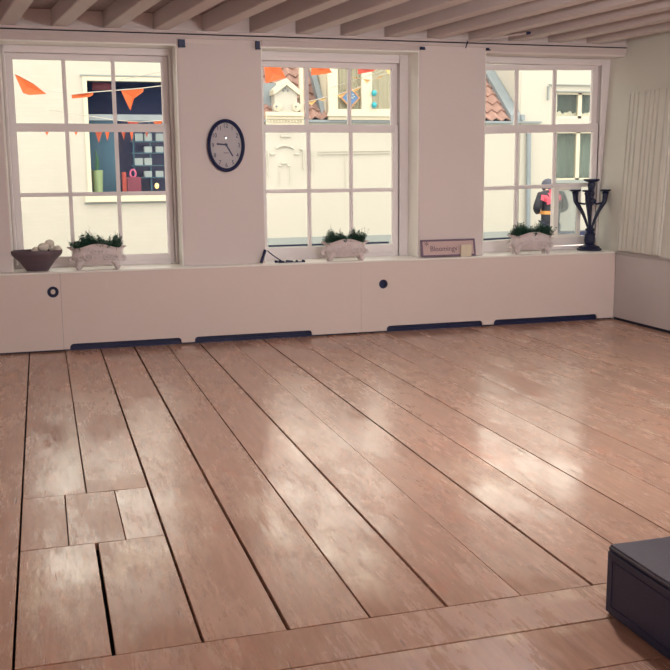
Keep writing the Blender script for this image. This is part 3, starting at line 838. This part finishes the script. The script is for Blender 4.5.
def shop_goods():
    ys = YB + .42; zb = HX[1]
    def X(px): return at(px, 180, ys).x
    def Z(py, px=110): return at(px, py, ys).z
    cx_ = X(97.5); r = thing('shop_bucket', 'yellow green bucket with a thin plant in the shop window across the street', 'bucket', (cx_, ys, zb))
    rr = (X(103.5) - X(91.5)) / 2
    MB().lathe([(rr * .8, 0), (rr * .82, .01), (rr, Z(170) - zb), (rr * .93, Z(170) - zb), (rr * .8, .03)], (cx_, ys, zb), 18).build('bucket', M['potgreen'], r, smooth=True)
    s = MB().tube([(cx_, ys, zb + .05), (cx_ + .01, ys, Z(160)), (cx_ - .01, ys, Z(150))], [.02, .03, .008], 7)
    for k in range(7): a = k * .9; s.tube([(cx_, ys, Z(172)), (cx_ + .06 * math.cos(a), ys + .06 * math.sin(a), Z(164 - k))], [.012, .004], 5)
    s.build('plant', M['leaf2'], r)
    def goods(name, px0, py0, px1, py1, mt_, lb, cat, y=None, dp=.16, rise=None):
        y = ys + .1 if y is None else y
        x0, z0, x1, z1 = rect(px0, py0, px1, py1, y)
        if rise is None and py1 > 185: z0 = zb
        tag(MB().box((x0, y, z0), (x1, y + dp, z1)).build(name, mt_, bevel=.008), lb, cat, 'goods in the shop window')
    goods('maroon_case', 127, 177, 141.5, 191, M['maroon'], 'maroon box on the display ledge of the shop window', 'box')
    goods('pink_case', 122, 172, 127, 191, M['red'], 'slim salmon box left of the maroon box in the shop window', 'box')
    s = MB()
    q = at(133, 173, ys + .16)
    s.b.free(); s = MB(); n = 14
    pts = [(q.x + .055 * math.cos(2 * PI * k / n), q.y, q.z - .01 + .075 * math.sin(2 * PI * k / n)) for k in range(n + 1)]
    s.tube(pts, .018, 6)
    tag(s.build('pink_ring', M['pink'], smooth=True), 'pink ring ornament standing on the maroon box in the shop window', 'ornament', 'goods in the shop window')
    # hanging shelf tower with pale cartons
    y = ys + .45
    x0, z0, x1, z1 = rect(133, 130, 168, 178, y)
    r = thing('shop_rack', 'dark rack holding pale cartons at the right of the shop window', 'rack', ((x0 + x1) / 2, y, zb))
    s = MB()
    for xx in (x0, (x0 + x1) / 2, x1): s.box((xx - .015, y + .02, zb), (xx + .015, y + .05, z1 + .2))
    s.build('post', M['teal'], r)
    for py in (141, 152.5, 165, 177):
        z = at(150, py, y).z; MB().box((x0 - .05, y - .05, z - .02), (x1 + .05, y + .25, z)).build('shelf', M['teal'], r)
    k = 0
    where = 'uppermost shelf,second shelf,third shelf,lowest shelf'.split(',')
    for row, (py1, hs) in enumerate(((141, 7.5), (152.5, 6), (165, 7), (177, 6))):
        for col, (pa, pb) in enumerate(((135, 143), (144.5, 152), (156, 163.5))):
            if (row, col) in ((2, 2), (3, 0), (1, 0)): continue
            z0 = at(150, py1, y).z; z1_ = at(150, py1 - hs, y).z; xa, xb = at(pa, py1, y).x, at(pb, py1, y).x
            tag(MB().box((xa, y - .02, z0), (xb, y + .16, z1_)).build('pale_carton', M['paper'], bevel=.006),
                'pale carton on the %s of the shop rack, %s' % (where[row], ('left end', 'middle', 'right end')[col]), 'carton', 'goods in the shop window')
    q = at(157, 189, ys); r = thing('shop_lamp', 'small glowing table lamp low in the right of the shop window', 'lamp', (q.x, ys, zb))
    MB().lathe([(.04, 0), (.04, .01), (.008, .02), (.008, .10)], (q.x, ys, zb), 10).build('lamp_base', M['navy'], r)
    MB().sphere((q.x, ys, zb + .13), .042, 1.3).build('lamp_bulb', M['flame'], r, smooth=True)
shop_goods()

# B: low house with tiled roof, ornamental gable dormer and white dormer window
def tiles(x0, x1, p0, p1, mt_, name, parent, pitch=.235, course=.30, amp=.035):
    """pantile slope from p0=(y,z) at the eave to p1 at the ridge"""
    s = MB(); nx = int((x1 - x0) / pitch * 8); L_ = math.hypot(p1[0] - p0[0], p1[1] - p0[1]); nc = int(L_ / course)
    uy, uz = (p1[0] - p0[0]) / L_, (p1[1] - p0[1]) / L_
    ny, nz = -uz, uy
    b = s.b
    for c in range(nc):
        rows = []
        for (u, lift) in ((c * course - .02, .045), ((c + 1) * course, .008)):
            row = []
            for i in range(nx + 1):
                x = x0 + (x1 - x0) * i / nx; ph = (x - x0) / pitch * 2 * PI
                h = amp * (math.sin(ph) + .35 * math.sin(2 * ph)) + lift
                row.append((x, p0[0] + uy * u + ny * h, p0[1] + uz * u + nz * h))
            rows.append(row)
        rows.insert(0, [(x, y - ny * .03, z - nz * .03) for x, y, z in rows[0]])
        vs = [[b.verts.new(q) for q in r_] for r_ in rows]
        for a_, c_ in zip(vs, vs[1:]):
            for i in range(nx): b.faces.new([a_[i], a_[i + 1], c_[i + 1], c_[i]])
    return s.build(name, mt_, parent, smooth=True)

def house_b():
    x0, x1 = XA1 + .01, XB1
    r = thing('tiled_cottage', 'low cream house with red tiled roof across the street behind the middle window', 'building', ((x0 + x1) / 2, YB, GZ))
    MB().box((x0, YB, GZ), (x1 + .20, YB + 3, EAVE - .03)).build('facade', M['creamB'], r)
    zp = at(340, 236, YB).z
    MB().box((x0 + .3, YB - .05, GZ), (x1 - .02, YB, zp)).build('plinth', M['grey'], r)
    RY, RZ = YB + 3.6, EAVE + 2.9
    tiles(x0, x1 - .02, (YB - .02, EAVE), (RY, RZ), M['tile'], 'roof', r)
    MB().hexa([(x0, YB + .05, EAVE - .05), (x1 - .05, YB + .05, EAVE - .05), (x1 - .05, RY, EAVE - .05), (x0, RY, EAVE - .05), (x0, YB + .12, EAVE - .02), (x1 - .05, YB + .12, EAVE - .02), (x1 - .05, RY, RZ - .08), (x0, RY, RZ - .08)]).build('roof_core', M['deep'], r)
    # gutter
    s = MB().box((x0, YB - .10, EAVE - .075), (x1 + .02, YB + .02, EAVE - .02)); s.build('gutter', M['lead'], r, bevel=.01)
    # verge board and lead flashing along the right end of the roof
    MB().hexa([(x1 - .04, YB - .05, EAVE - .05), (x1 + .20, YB - .05, EAVE - .05), (x1 + .20, RY, RZ - .05), (x1 - .04, RY, RZ - .05), (x1 - .04, YB - .05, EAVE + .10), (x1 + .20, YB - .05, EAVE + .10), (x1 + .20, RY, RZ + .10), (x1 - .04, RY, RZ + .10)]).build('verge_board', M['lead'], r)
    # relief mouldings on the wall
    s = MB()
    def px(pts, w_, y=YB - .03): s.tube([at(a, b, y) for a, b in pts], w_, 6)
    px([(276, 148.6), (279, 146.8), (282, 145.8), (285, 145.6), (288, 145.9), (291, 147), (294, 148.8)], .022)
    for a, b in (((270.5, 154.3), (275, 154.1)), ((294.5, 154.2), (299, 154.4)), ((281.5, 163.3), (287, 163.2)), ((279, 166), (281.3, 165.8)), ((287.2, 165.8), (290, 166)), ((280.5, 136.3), (290.5, 136.5)), ((300, 149.2), (303, 149.3))): px([a, b], .018)
    px([(303, 150), (303.8, 170)], .014); px([(311.5, 150), (312.2, 172)], .014); px([(318, 151.6), (390, 150.6)], .010); px([(318, 154.2), (390, 153)], .010); px([(345, 153), (345.5, 190)], .006)
    px([(279.5, 168), (279.5, 184)], .007); px([(290, 168), (290, 184)], .007)
    px([(268, 150), (268.5, 160), (267.6, 170), (268.8, 178)], .012)
    s.build('moulding', M['creamB'], r, smooth=True)
    # ornamental gable standing on the eave
    def gz(py, p_=286): return at(p_, py, YB - .05).z
    def gx(p_, py=100): return at(p_, py, YB - .05).x
    yg = YB - .06
    MB().quad_y([(gx(274.5), gz(126)), (gx(297), gz(126)), (gx(297), gz(90)), (gx(286), gz(80)), (gx(274.5), gz(91))], yg, YB + 1.3).build('gable', M['creamB'], r)
    s = MB()
    for sg in (-1, 1):
        xa, za = gx(286), gz(78.5); xe, ze = gx(286 + sg * 13), gz(90)
        s.hexa([(xa, yg - .07, za - .13), (xe, yg - .07, ze - .10), (xe, YB + 1.3, ze - .10), (xa, YB + 1.3, za - .13), (xa, yg - .07, za), (xe, yg - .07, ze), (xe, YB + 1.3, ze), (xa, YB + 1.3, za)])
    s.build('gable_roof', M['trimw'], r)
    s = MB()
    for cx_ in (277, 296):
        for k in range(3):
            q = [(gx(cx_ + (4.2 - k * .4) * math.cos(t) * (1 if k < 1 else .55), 106), gz(107, 286) - 0 + .09 * math.sin(t) * (1 if k < 1 else .55)) for t in [i * 2 * PI / 12 for i in range(12)]]
            if k < 2: s.quad_y(q, yg - .05 - .02 * k, yg)
    s.box((gx(265), yg - .05, gz(126)), (gx(303), YB, gz(112)))
    for py in (115.3, 118.2): s.box((gx(266), yg - .10, gz(py + .8)), (gx(302), yg, gz(py)))
    for k in range(12): xx = gx(267 + k * 3); s.box((xx, yg - .09, gz(122.2)), (xx + .03, yg, gz(120.6)))
    s.build('cornice', M['trimw'], r)
    for (a, b) in ((285.6, 88.2), (283.6, 90.4), (288, 90.4)): q = at(a, b, yg - .02); MB().sphere(q, .022, 1, 8, 6).build('rosette', M['lead'], r, smooth=True)
    for (a, b) in ((276.6, 106.3), (296, 106.3)): q = at(a, b, yg - .07); MB().sphere(q, .025, 1, 8, 6).build('rosette', M['lead'], r, smooth=True)
    x_0, z_0, x_1, z_1 = rect(259, 83, 274, 101, YB + .25)
    MB().box((x_0, YB + .25, z_0 - .3), (x_1 + .05, YB + .9, z_1)).build('slate_cheek', M['lead'], r)
    x_0, z_0, x_1, z_1 = rect(299.5, 60, 304, 118, YB + .05)
    MB().box((x_0, YB + .05, z_0), (x_1, YB + .15, z_1)).build('white_post', M['trimw'], r)
    # flashing strip between roof and dormer
    p0, p1 = at(325.5, 118, YB + .02), at(313.5, 72, YB + .6)
    s = MB(); wv = Vector((.055, 0, 0))
    s.hexa([p0 - wv, p0 + wv, p0 + wv + Vector((0, .2, 0)), p0 - wv + Vector((0, .2, 0)), p1 - wv, p1 + wv, p1 + wv + Vector((0, .2, 0)), p1 - wv + Vector((0, .2, 0))])
    s.build('lead_strip', M['lead'], r)
    # dormer window
    yd = YB - .14
    xa, za, xb, zb = rect(328, 45, 432, 118, yd)
    lx0, lz0, lx1, lz1 = rect(337.5, 55, 362, 109, yd); rx0, rz0, rx1, rz1 = rect(372, 55, 421, 109, yd)
    hole_wall(xa, EAVE - .02, xb, za + (zb - za), [(lx0, lz0, lx1, lz1), (rx0, rz0, rx1, rz1)], yd, yd + .16).build('dormer_front', M['trimw'], r)
    MB().box((xa - .06, yd - .06, zb), (xb + .06, YB + 3, zb + .10)).build('dormer_roof', M['lead'], r)
    s = MB().box((xa, yd + .16, EAVE - .02), (xa + .05, YB + 2.5, zb)); s.box((xb - .05, yd + .16, EAVE - .02), (xb, YB + 2.5, zb)); s.build('dormer_cheek', M['trimw'], r)
    x_0, z_0, x_1, z_1 = rect(327, 113.5, 432, 116.5, yd)
    MB().box((x_0, yd - .05, z_0), (x_1, yd, z_1)).build('dormer_sill', M['trimw'], r)
    # curtains: hanging folds behind the panes
    for (a, b, c, d_) in ((lx0, lz0, lx1, lz1), (rx0, rz0, rx1, rz1)):
        s = MB(); n = 40; top = []; bot = []
        for i in range(n + 1):
            x = a - .05 + (c - a + .1) * i / n; y = yd + .115 + .012 * math.sin(i * 1.3) + .006 * math.sin(i * 3.1)
            top.append((x, y, d_ + .05)); bot.append((x, y, b - .05))
        s.rings([[*bot], [*top]], closed=False, cap=False)
        s.build('curtain', M['curtain'], r, smooth=True)
        MB().box((a, yd + .08, b), (c, yd + .085, d_)).build('dormer_pane', M['glass'], r)
house_b()
def dormer_things():
    yd = YB - .16
    c = at(350, 97.8, yd); h = .215
    r = thing('diamond_sign', 'blue diamond shaped sign with tan wooden edge in the dormer window across the street', 'sign', (c.x, yd, c.z - h))
    dm = lambda k: [(c.x - h * k, c.z), (c.x, c.z - h * k), (c.x + h * k, c.z), (c.x, c.z + h * k)]
    plate([dm(1.0), dm(.80)], yd - .04, yd).build('edge', M['signedge'], r)
    plate([dm(.82)], yd - .025, yd - .005).build('panel', M['blue'], r)
    s = MB()
    for dx, dz in ((-.07, .03), (-.035, .05), (.0, .02), (.05, .06), (.075, .02), (.045, -.01)): s.sphere((c.x + dx, yd - .026, c.z + dz), .024, .7, 8, 6)
    s.build('white_mark', M['paper'], r, smooth=True)
    for py, lb, rr in ((93, 'turquoise bauble hanging higher in the dormer window across the street', .055), (105, 'turquoise bauble hanging lower in the dormer window across the street', .055)):
        q = at(374.2, py, YB - .21)
        t = thing('hanging_bauble', lb, 'ornament', (q.x, q.y, q.z - rr), 'turquoise baubles in the dormer window')
        MB().sphere(q, rr, 1.15, 12, 8).build('bauble', M['turq'], t, smooth=True)
        MB().tube([q + Vector((0, 0, rr)), q + Vector((0, 0, rr + .14))], .006, 5).build('thread', M['string'], t)
dormer_things()

# C: tall white house behind the right window
def house_c():
    x0, x1 = XB1 + .22, XB1 + 9
    r = thing('white_house', 'tall cream white house with curtained windows across the street behind the right window', 'building', ((x0 + x1) / 2, YB, GZ))
    u = rect(557, 93, 650, 118.5); l = rect(557, 131.5, 650, 180)
    hole_wall(x0, GZ, x1, 4.6, [u, l], YB, YB + .25).build('facade', M['creamB'], r)
    MB().box((x0, YB + .25, GZ), (x0 + .2, YB + 6, 4.6)).build('gable_wall', M['creamB'], r)
    MB().box((x0, YB + .25, 4.4), (x1, YB + 6, 4.6)).build('roof', M['tile'], r)
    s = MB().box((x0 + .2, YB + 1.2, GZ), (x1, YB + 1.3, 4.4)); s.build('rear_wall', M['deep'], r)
    for (a, b, c, d_), cm in ((u, M['ivy']), (l, M['tealcurt'])):
        f = MB(); t = .06
        f.box((a - .01, YB + .04, b), (a + .03, YB + .12, d_)); f.box((a, YB + .04, d_ - .04), (c, YB + .12, d_ + .01)); f.box((a, YB + .04, b - .01), (c, YB + .12, b + .05))
        xm = at(577.5 if cm is M['ivy'] else 577, 150, YB + .08).x; f.box((xm - .045, YB + .04, b), (xm + .045, YB + .12, d_))
        f.box((xm + .9, YB + .04, b), (xm + .99, YB + .12, d_))
        wf = f.build('window_frame', M['trimw'], r)
        MB().box((a, YB + .075, b), (c, YB + .08, d_)).build('pane', M['glass'], wf)
        s = MB(); n = 60; top = []; bot = []
        for i in range(n + 1):
            x = a - .05 + (c - a + .1) * i / n; y = YB + .32 + .02 * math.sin(i * 1.7)
            top.append((x, y, d_ + .05)); bot.append((x, y, b - .05))
        s.rings([bot, top], closed=False, cap=False).build('curtain', cm, r, smooth=True)
    # scalloped lace half-curtain in the upper window
    a, b, c, d_ = u; pts = [(a - .02, b - .02)]; n = 90
    pts2 = []
    for i in range(n + 1):
        x = a + (c - a) * i / n; pts2.append((x, b + .10 + .05 * abs(math.sin(i * .32)) + .02 * math.sin(i * 1.3)))
    MB().quad_y([(a - .02, b - .05)] + [(c + .02, b - .05)] + pts2[::-1], YB + .14, YB + .16).build('lace_curtain', M['lace'], r)
    s = MB()
    slab(s, 550, 84.8, 650, 85.8, YB - .06, YB + .02); slab(s, 557, 91.4, 650, 92.4, YB - .05, YB + .02); slab(s, 548.5, 86, 549.3, 100, YB - .05, YB + .02)
    s.build('lintel', M['grey'], r)
    slab(MB(), 518, 121.3, 542, 122.8, YB - .08, YB + .02).build('ledge', M['lead'], r)
    slab(MB(), 521.5, 114.5, 525, 120.5, YB - .08, YB + .02).build('vent_cap', M['lead'], r)
    slab(MB(), 550, 179.5, 650, 182.5, YB - .10, YB + .02).build('window_sill', M['grey'], r)
    q0, q1 = at(528.8, 126, YB - .08), at(528.0, 243, YB - .08)
    MB().tube([q0, q1], .05, 10).build('downpipe', M['lead'], r, smooth=True)
    zp = at(560, 232, YB).z
    MB().box((x0, YB - .06, GZ), (x1, YB, zp)).build('plinth', M['grey'], r)
    slab(MB(), 556, 231, 640, 237, YB - .40, YB - .06).build('shadow_block', M['navy'], r)  # dark block standing in for the black shadow at the wall's foot
house_c()

# bunting between the houses --------------------------------------------------
def bunting(label, y, line, flags):
    P_ = [at(a, b, y) for a, b in line]
    r = thing('bunting', label, 'bunting', P_[0], 'bunting strung over the street')
    # the string runs on to hooks in the house fronts
    a0 = at(287, 106, YB - .12) if line[0][0] == 290 else Vector((P_[0].x - 1.0, YB - .02, P_[0].z + .3))
    P_ = [a0] + P_ + [Vector((P_[-1].x + 1.0, YB - .02, P_[-1].z + .25))]
    MB().tube(P_, .006, 5).build('string', M['string'], r)
    for pts, mt_ in flags:
        q = [at(a, b, y) for a, b in pts]
        # a cloth pennant: fanned mesh, bellied by the wind, with thickness
        s = MB(); n = len(q); c = sum(q, Vector()) / n
        cc = c + Vector((0, .03, 0))
        fr = [s.b.verts.new(v) for v in q]; bk = [s.b.verts.new(v + Vector((0, .008, 0))) for v in q]
        f0, b0 = s.b.verts.new(cc), s.b.verts.new(cc + Vector((0, .008, 0)))
        for i in range(n):
            j = (i + 1) % n
            s.b.faces.new([fr[i], fr[j], f0]); s.b.faces.new([bk[j], bk[i], b0]); s.b.faces.new([fr[j], fr[i], bk[i], bk[j]])
        s.build('pennant', mt_, r)
O, R_, RD, YL = M['orange'], M['rust'], M['red'], M['yellow']
bunting('string of large orange pennants outside the upper panes of the left window', 5.5, [(-20, 60), (20, 76), (46, 90), (72, 94), (95, 92), (121, 90), (144, 88), (175, 84)],
        [([(14, 73), (30, 81), (46.5, 94), (29, 95), (23, 93)], O), ([(71.5, 95), (93.5, 92.2), (93, 95), (89, 97), (72, 98.5)], O), ([(121, 90.5), (143.8, 88.5), (143, 92), (134, 98.5), (130.5, 110.5), (126, 101.5)], O)])
bunting('string of small orange pennants outside the middle panes of the left window', 8.5, [(10, 124), (40, 128.5), (76, 128), (110, 127.5), (150, 128), (180, 124)],
        [([(43, 128), (51, 128), (47, 135.5)], O), ([(72.5, 128), (79.5, 128), (76, 135.5)], O), ([(94, 128), (103.5, 128), (98.8, 143)], R_), ([(104, 128), (110.5, 128), (107.5, 141)], O),
         ([(120, 128), (126.5, 128), (124, 140)], R_), ([(129, 128), (134, 128), (132, 141)], O), ([(144, 128), (149, 128), (147, 138)], R_)])
bunting('string of red pennants partly hidden by the meeting rail of the left window', 9.5, [(115, 120), (125, 121), (140, 122), (155, 121), (180, 119)],
        [([(127, 121.2), (139, 122), (133, 130)], RD), ([(153, 121), (163, 120.3), (158, 130)], O)])
bunting('string of orange pennants at the top of the middle window', 5.0, [(245, 56), (266, 62), (280, 63.5), (312, 66), (330, 66.5), (358, 68), (380, 67), (410, 62)],
        [([(264, 62), (278.5, 63.4), (285.8, 77.5), (276, 80.5), (266, 83.3)], O), ([(312, 66), (328, 66.5), (332, 72.5), (325, 74), (311, 75.3)], O), ([(358, 68), (379.5, 67), (373, 71.5), (358.2, 74)], RD), ([(384, 66.5), (400, 64), (392, 77), (387, 72)], YL)])
bunting('garland of pale yellow pennants across the dormer window of the tiled cottage', 9.0, [(290, 108), (306, 102), (325, 97.5), (338, 94.5), (352, 90), (362, 86), (372, 79.5), (382, 75), (400, 70)],
        [([(305, 102.3), (317, 99.8), (312, 105)], YL), ([(318, 99.5), (327, 97), (323, 101)], YL), ([(337, 94.8), (346, 92), (340, 98)], YL), ([(351, 90.3), (361.5, 86.5), (358, 90), (354, 92)], YL), ([(363, 79), (371.5, 79.8), (367, 84)], YL), ([(373, 78.5), (385, 73.5), (380, 78.5)], YL), ([(352, 77), (362, 78.5), (357, 79.3)], YL)])

# ------------------------------------------------------------------ person in the street
def skin_mesh(joints, edges, sub=2):
    """joints: list of (co, rx, ry); first is the root"""
    me = bpy.data.meshes.new('tmp'); me.from_pydata([tuple(j[0]) for j in joints], edges, []); me.update()
    o = bpy.data.objects.new('tmp', me); COL.objects.link(o)
    sm = o.modifiers.new('s', 'SKIN'); sm.use_smooth_shade = True
    sv = me.skin_vertices[0].data
    for i, j in enumerate(joints):
        sv[i].radius = (j[1], j[2]); sv[i].use_root = (i == 0)
    ss = o.modifiers.new('u', 'SUBSURF'); ss.levels = sub
    dg = bpy.context.evaluated_depsgraph_get(); dg.update()
    m2 = bpy.data.meshes.new_from_object(o.evaluated_get(dg))
    b = bmesh.new(); b.from_mesh(m2)
    bpy.data.objects.remove(o); bpy.data.meshes.remove(me); bpy.data.meshes.remove(m2)
    w_ = MB(); w_.b.free(); w_.b = b; return w_

def person():
    y = 9.0
    c = at(551, 200, y); px, py = c.x, y
    r = thing('person', 'person in black jacket with pink red leaf emblem outside the right window', 'person', (px, py, GZ))
    V = lambda x, yy, z: Vector((px + x * 1.12, py + yy, GZ + z * 1.09))
    # facing away from the window (towards +y), elbows out, hands brought together in front
    J = [(V(0, 0, .92), .135, .10), (V(0, 0, 1.08), .125, .095), (V(0, -.01, 1.26), .145, .105), (V(0, -.01, 1.38), .12, .09), (V(0, .055, 1.445), .058, .058), (V(0, .115, 1.475), .072, .080), (V(0, .165, 1.505), .074, .080)]
    E_ = [(0, 1), (1, 2), (2, 3), (3, 4), (4, 5), (5, 6)]
    hands = []
    for sg in (-1, 1):
        n = len(J)
        J += [(V(sg * .17, -.01, 1.345), .060, .060), (V(sg * .265, -.02, 1.12), .046, .046), (V(sg * .145, .20, 1.04), .033, .033), (V(sg * .095, .26, 1.045), .030, .020), (V(sg * .05, .29, 1.05), .034, .016)]
        E_ += [(3, n), (n, n + 1), (n + 1, n + 2), (n + 2, n + 3), (n + 3, n + 4)]
        for f in range(4):
            k = len(J); z = 1.078 - f * .018; ln = (.036, .042, .039, .030)[f]
            J += [(V(sg * .022, .300 - .003 * f, z), .0095, .0095), (V(sg * (.022 - ln * .45), .290, z - .002), .0088, .0088), (V(sg * (.022 - ln * .5), .262 + .004 * f, z - .004), .0075, .0075)]
            E_ += [(n + 4, k), (k, k + 1), (k + 1, k + 2)]
        k = len(J)
        J += [(V(sg * .075, .255, 1.078), .0115, .0115), (V(sg * .045, .240, 1.10), .0095, .0095)]
        E_ += [(n + 3, k), (k, k + 1)]
        n2 = len(J)
        J += [(V(sg * .095, 0, .84), .088, .092), (V(sg * .105, .015, .48), .056, .060), (V(sg * .11, -.015, .10), .038, .040), (V(sg * .115, .09, .035), .040, .028), (V(sg * .12, .16, .028), .034, .02)]
        E_ += [(0, n2), (n2, n2 + 1), (n2 + 1, n2 + 2), (n2 + 2, n2 + 3), (n2 + 3, n2 + 4)]
    w_ = skin_mesh(J, E_, 2)
    # face (towards +y): nose, brow, chin, ears
    HC = V(0, .15, 1.495); fd = Vector((0, .72, -.69)); ud = Vector((0, .69, .72))
    for sg in (-1, 1): w_.sphere(HC + Vector((sg * .086, -.01, .0)), .026, 1.4, 8, 6)
    w_.sphere(HC + fd * .105 - ud * .01, .018, 1.5, 8, 6); w_.sphere(HC + fd * .075 - ud * .07, .035, .8, 8, 6)
    w_.build('body', M['skin'], r, smooth=True)
    # clothing
    J = [(V(0, 0, .76), .190, .160), (V(0, 0, .98), .195, .155), (V(0, 0, 1.10), .205, .150), (V(0, -.01, 1.25), .215, .155), (V(0, .0, 1.365), .175, .125), (V(0, .05, 1.43), .085, .085)]
    E_ = [(0, 1), (1, 2), (2, 3), (3, 4), (4, 5)]
    for sg in (-1, 1):
        n = len(J)
        J += [(V(sg * .185, -.01, 1.335), .095, .095), (V(sg * .275, -.02, 1.12), .080, .080), (V(sg * .155, .18, 1.045), .054, .054)]
        E_ += [(4, n), (n, n + 1), (n + 1, n + 2)]
    jk = skin_mesh(J, E_, 2).build('jacket', M['jacket'], r, smooth=True)
    for sg in (-1, 1): MB().sphere(HC + fd * .092 + ud * .02 + Vector((sg * .035, 0, 0)), .012, 1, 8, 6).build('eye', M['navy'], r)
    MB().tube([HC + fd * .102 - ud * .045 + Vector((k * .025, 0, 0)) for k in (-1, 0, 1)], .006, 5).build('mouth', M['red'], r)
    J = [(V(0, 0, .93), .155, .12)]; E_ = []
    for sg in (-1, 1):
        n = len(J); J += [(V(sg * .10, 0, .82), .105, .108), (V(sg * .108, .012, .48), .080, .082), (V(sg * .112, -.01, .09), .066, .068)]
        E_ += [(0, n), (n, n + 1), (n + 1, n + 2)]
    skin_mesh(J, E_, 2).build('trousers', M['trousers'], r, smooth=True)
    for sg in (-1, 1):
        MB().rings([[V(sg * .116 + a * math.cos(t), .05 + b * math.sin(t), z) for t in [k * 2 * PI / 16 for k in range(16)]] for a, b, z in ((.048, .145, 0), (.052, .15, .02), (.048, .14, .05), (.044, .07, .09))]).build('shoe', M['shoe'], r, smooth=True)
    # hair over the back of the head and down to the collar
    s = MB().sphere(V(0, .125, 1.505), .128, .98, 20, 14)
    s.tube([V(0, .06, 1.50), V(0, .02, 1.47), V(0, -.03, 1.41)], [.105, .095, .08], 14)
    for v in s.b.verts:
        d_ = v.co - V(0, .1, 1.5); v.co += d_.normalized() * .006 * math.sin(v.co.x * 150)
    s.build('hair', M['hair'], r, smooth=True)
    # leaf emblem on the jacket back, laid on the cloth
    leaf = [(0, -.55), (.03, -.30), (.20, -.36), (.16, -.24), (.50, -.06), (.30, .00), (.46, .24), (.25, .12), (.22, .20), (.10, .04), (.16, .36), (.08, .30), (0, .58)]
    leaf = leaf + [(-a, b) for a, b in leaf[-2:0:-1]]
    dg = bpy.context.evaluated_depsgraph_get(); dg.update()
    def onback(x, z):
        org = Vector((px + x, py - 1, GZ + z)) - world_loc(jk); ok, loc, nrm, i = jk.ray_cast(org, Vector((0, 1, 0)), depsgraph=dg)
        return (loc + world_loc(jk)).y if ok else py - .12
    def decal(pl, name, mt_):
        b = bmesh.new(); vs = [b.verts.new((x, 0, z)) for x, z in pl]; b.faces.new(vs)
        bmesh.ops.triangulate(b, faces=b.faces[:]); bmesh.ops.subdivide_edges(b, edges=b.edges[:], cuts=5, use_grid_fill=True)
        bmesh.ops.triangulate(b, faces=b.faces[:])
        for v in b.verts: x, z = v.co.x, v.co.z; v.co = Vector((px + x, onback(x, z) - .016, GZ + z))
        ex = bmesh.ops.extrude_face_region(b, geom=b.faces[:]); bmesh.ops.translate(b, verts=[g for g in ex['geom'] if isinstance(g, bmesh.types.BMVert)], vec=(0, -.004, 0))
        w2_ = MB(); w2_.b.free(); w2_.b = b; return w2_.build(name, mt_, jk)
    lz = at(547, 198.5, y).z - GZ
    decal([(a * .40 - .070, lz + b * .31) for a, b in leaf], 'leaf_emblem', M['leafred'])
    sz = at(545, 212.5, y).z - GZ
    decal([(-.21, sz - .032), (.06, sz - .03), (.06, sz + .03), (-.21, sz + .034)], 'waist_stripe', M['stripe'])
person()

# ------------------------------------------------------------------ light
wd = bpy.data.worlds.new('world'); S.world = wd; wd.use_nodes = True
bg = wd.node_tree.nodes['Background']; bg.inputs[0].default_value = (1.0, .94, .82, 1); bg.inputs[1].default_value = 3.4
su = bpy.data.lights.new('sun', 'SUN'); su.energy = .5; su.angle = math.radians(12); su.color = (1, .95, .84)
so = bpy.data.objects.new('sun', su); COL.objects.link(so); so.rotation_euler = (math.radians(44), 0, math.radians(-14))

def lamp(x, y, e, label):  # builds the rear lamps and the added mid-room fill lamps
    zc = CZ + .10
    r = thing('ceiling_lamp', label, 'lamp', (x, y, zc), 'ceiling lamps behind the viewer')
    MB().lathe([(.06, zc), (.06, zc - .02), (.012, zc - .03), (.012, zc - .22), (.04, zc - .24), (.05, zc - .27)], (x, y, 0), 16).build('fitting', M['navy'], r)
    MB().lathe([(.05, zc - .26), (.10, zc - .275), (.13, zc - .30), (.125, zc - .30), (.095, zc - .28), (.05, zc - .265)], (x, y, 0), 20).build('shade', M['bulb'], r, smooth=True)
    l = bpy.data.lights.new('lamp_light', 'POINT'); l.energy = e; l.shadow_soft_size = .09; l.color = (1, .985, .98)
    o = bpy.data.objects.new('lamp_light', l); o.location = (x, y, zc - .33); COL.objects.link(o)
LW = 172
lamp(-1.05, -12.6, LW, 'ceiling lamp with shallow shade at the back of the room, nearest the left wall')
lamp(3.05, -12.6, LW, 'ceiling lamp with shallow shade at the back of the room, second from the left wall')
lamp(4.05, -12.2, LW, 'ceiling lamp with shallow shade at the back of the room, nearest the right wall')
lamp(2.0, -3.5, 112, 'added unseen fill lamp with shallow shade in the middle of the room, before the middle window')  # added out of view to brighten the far floor
lamp(4.42, -3.6, 42, 'added unseen fill lamp with shallow shade in the middle of the room, close to the right wall')  # second added fill lamp for the far floor, also out of view
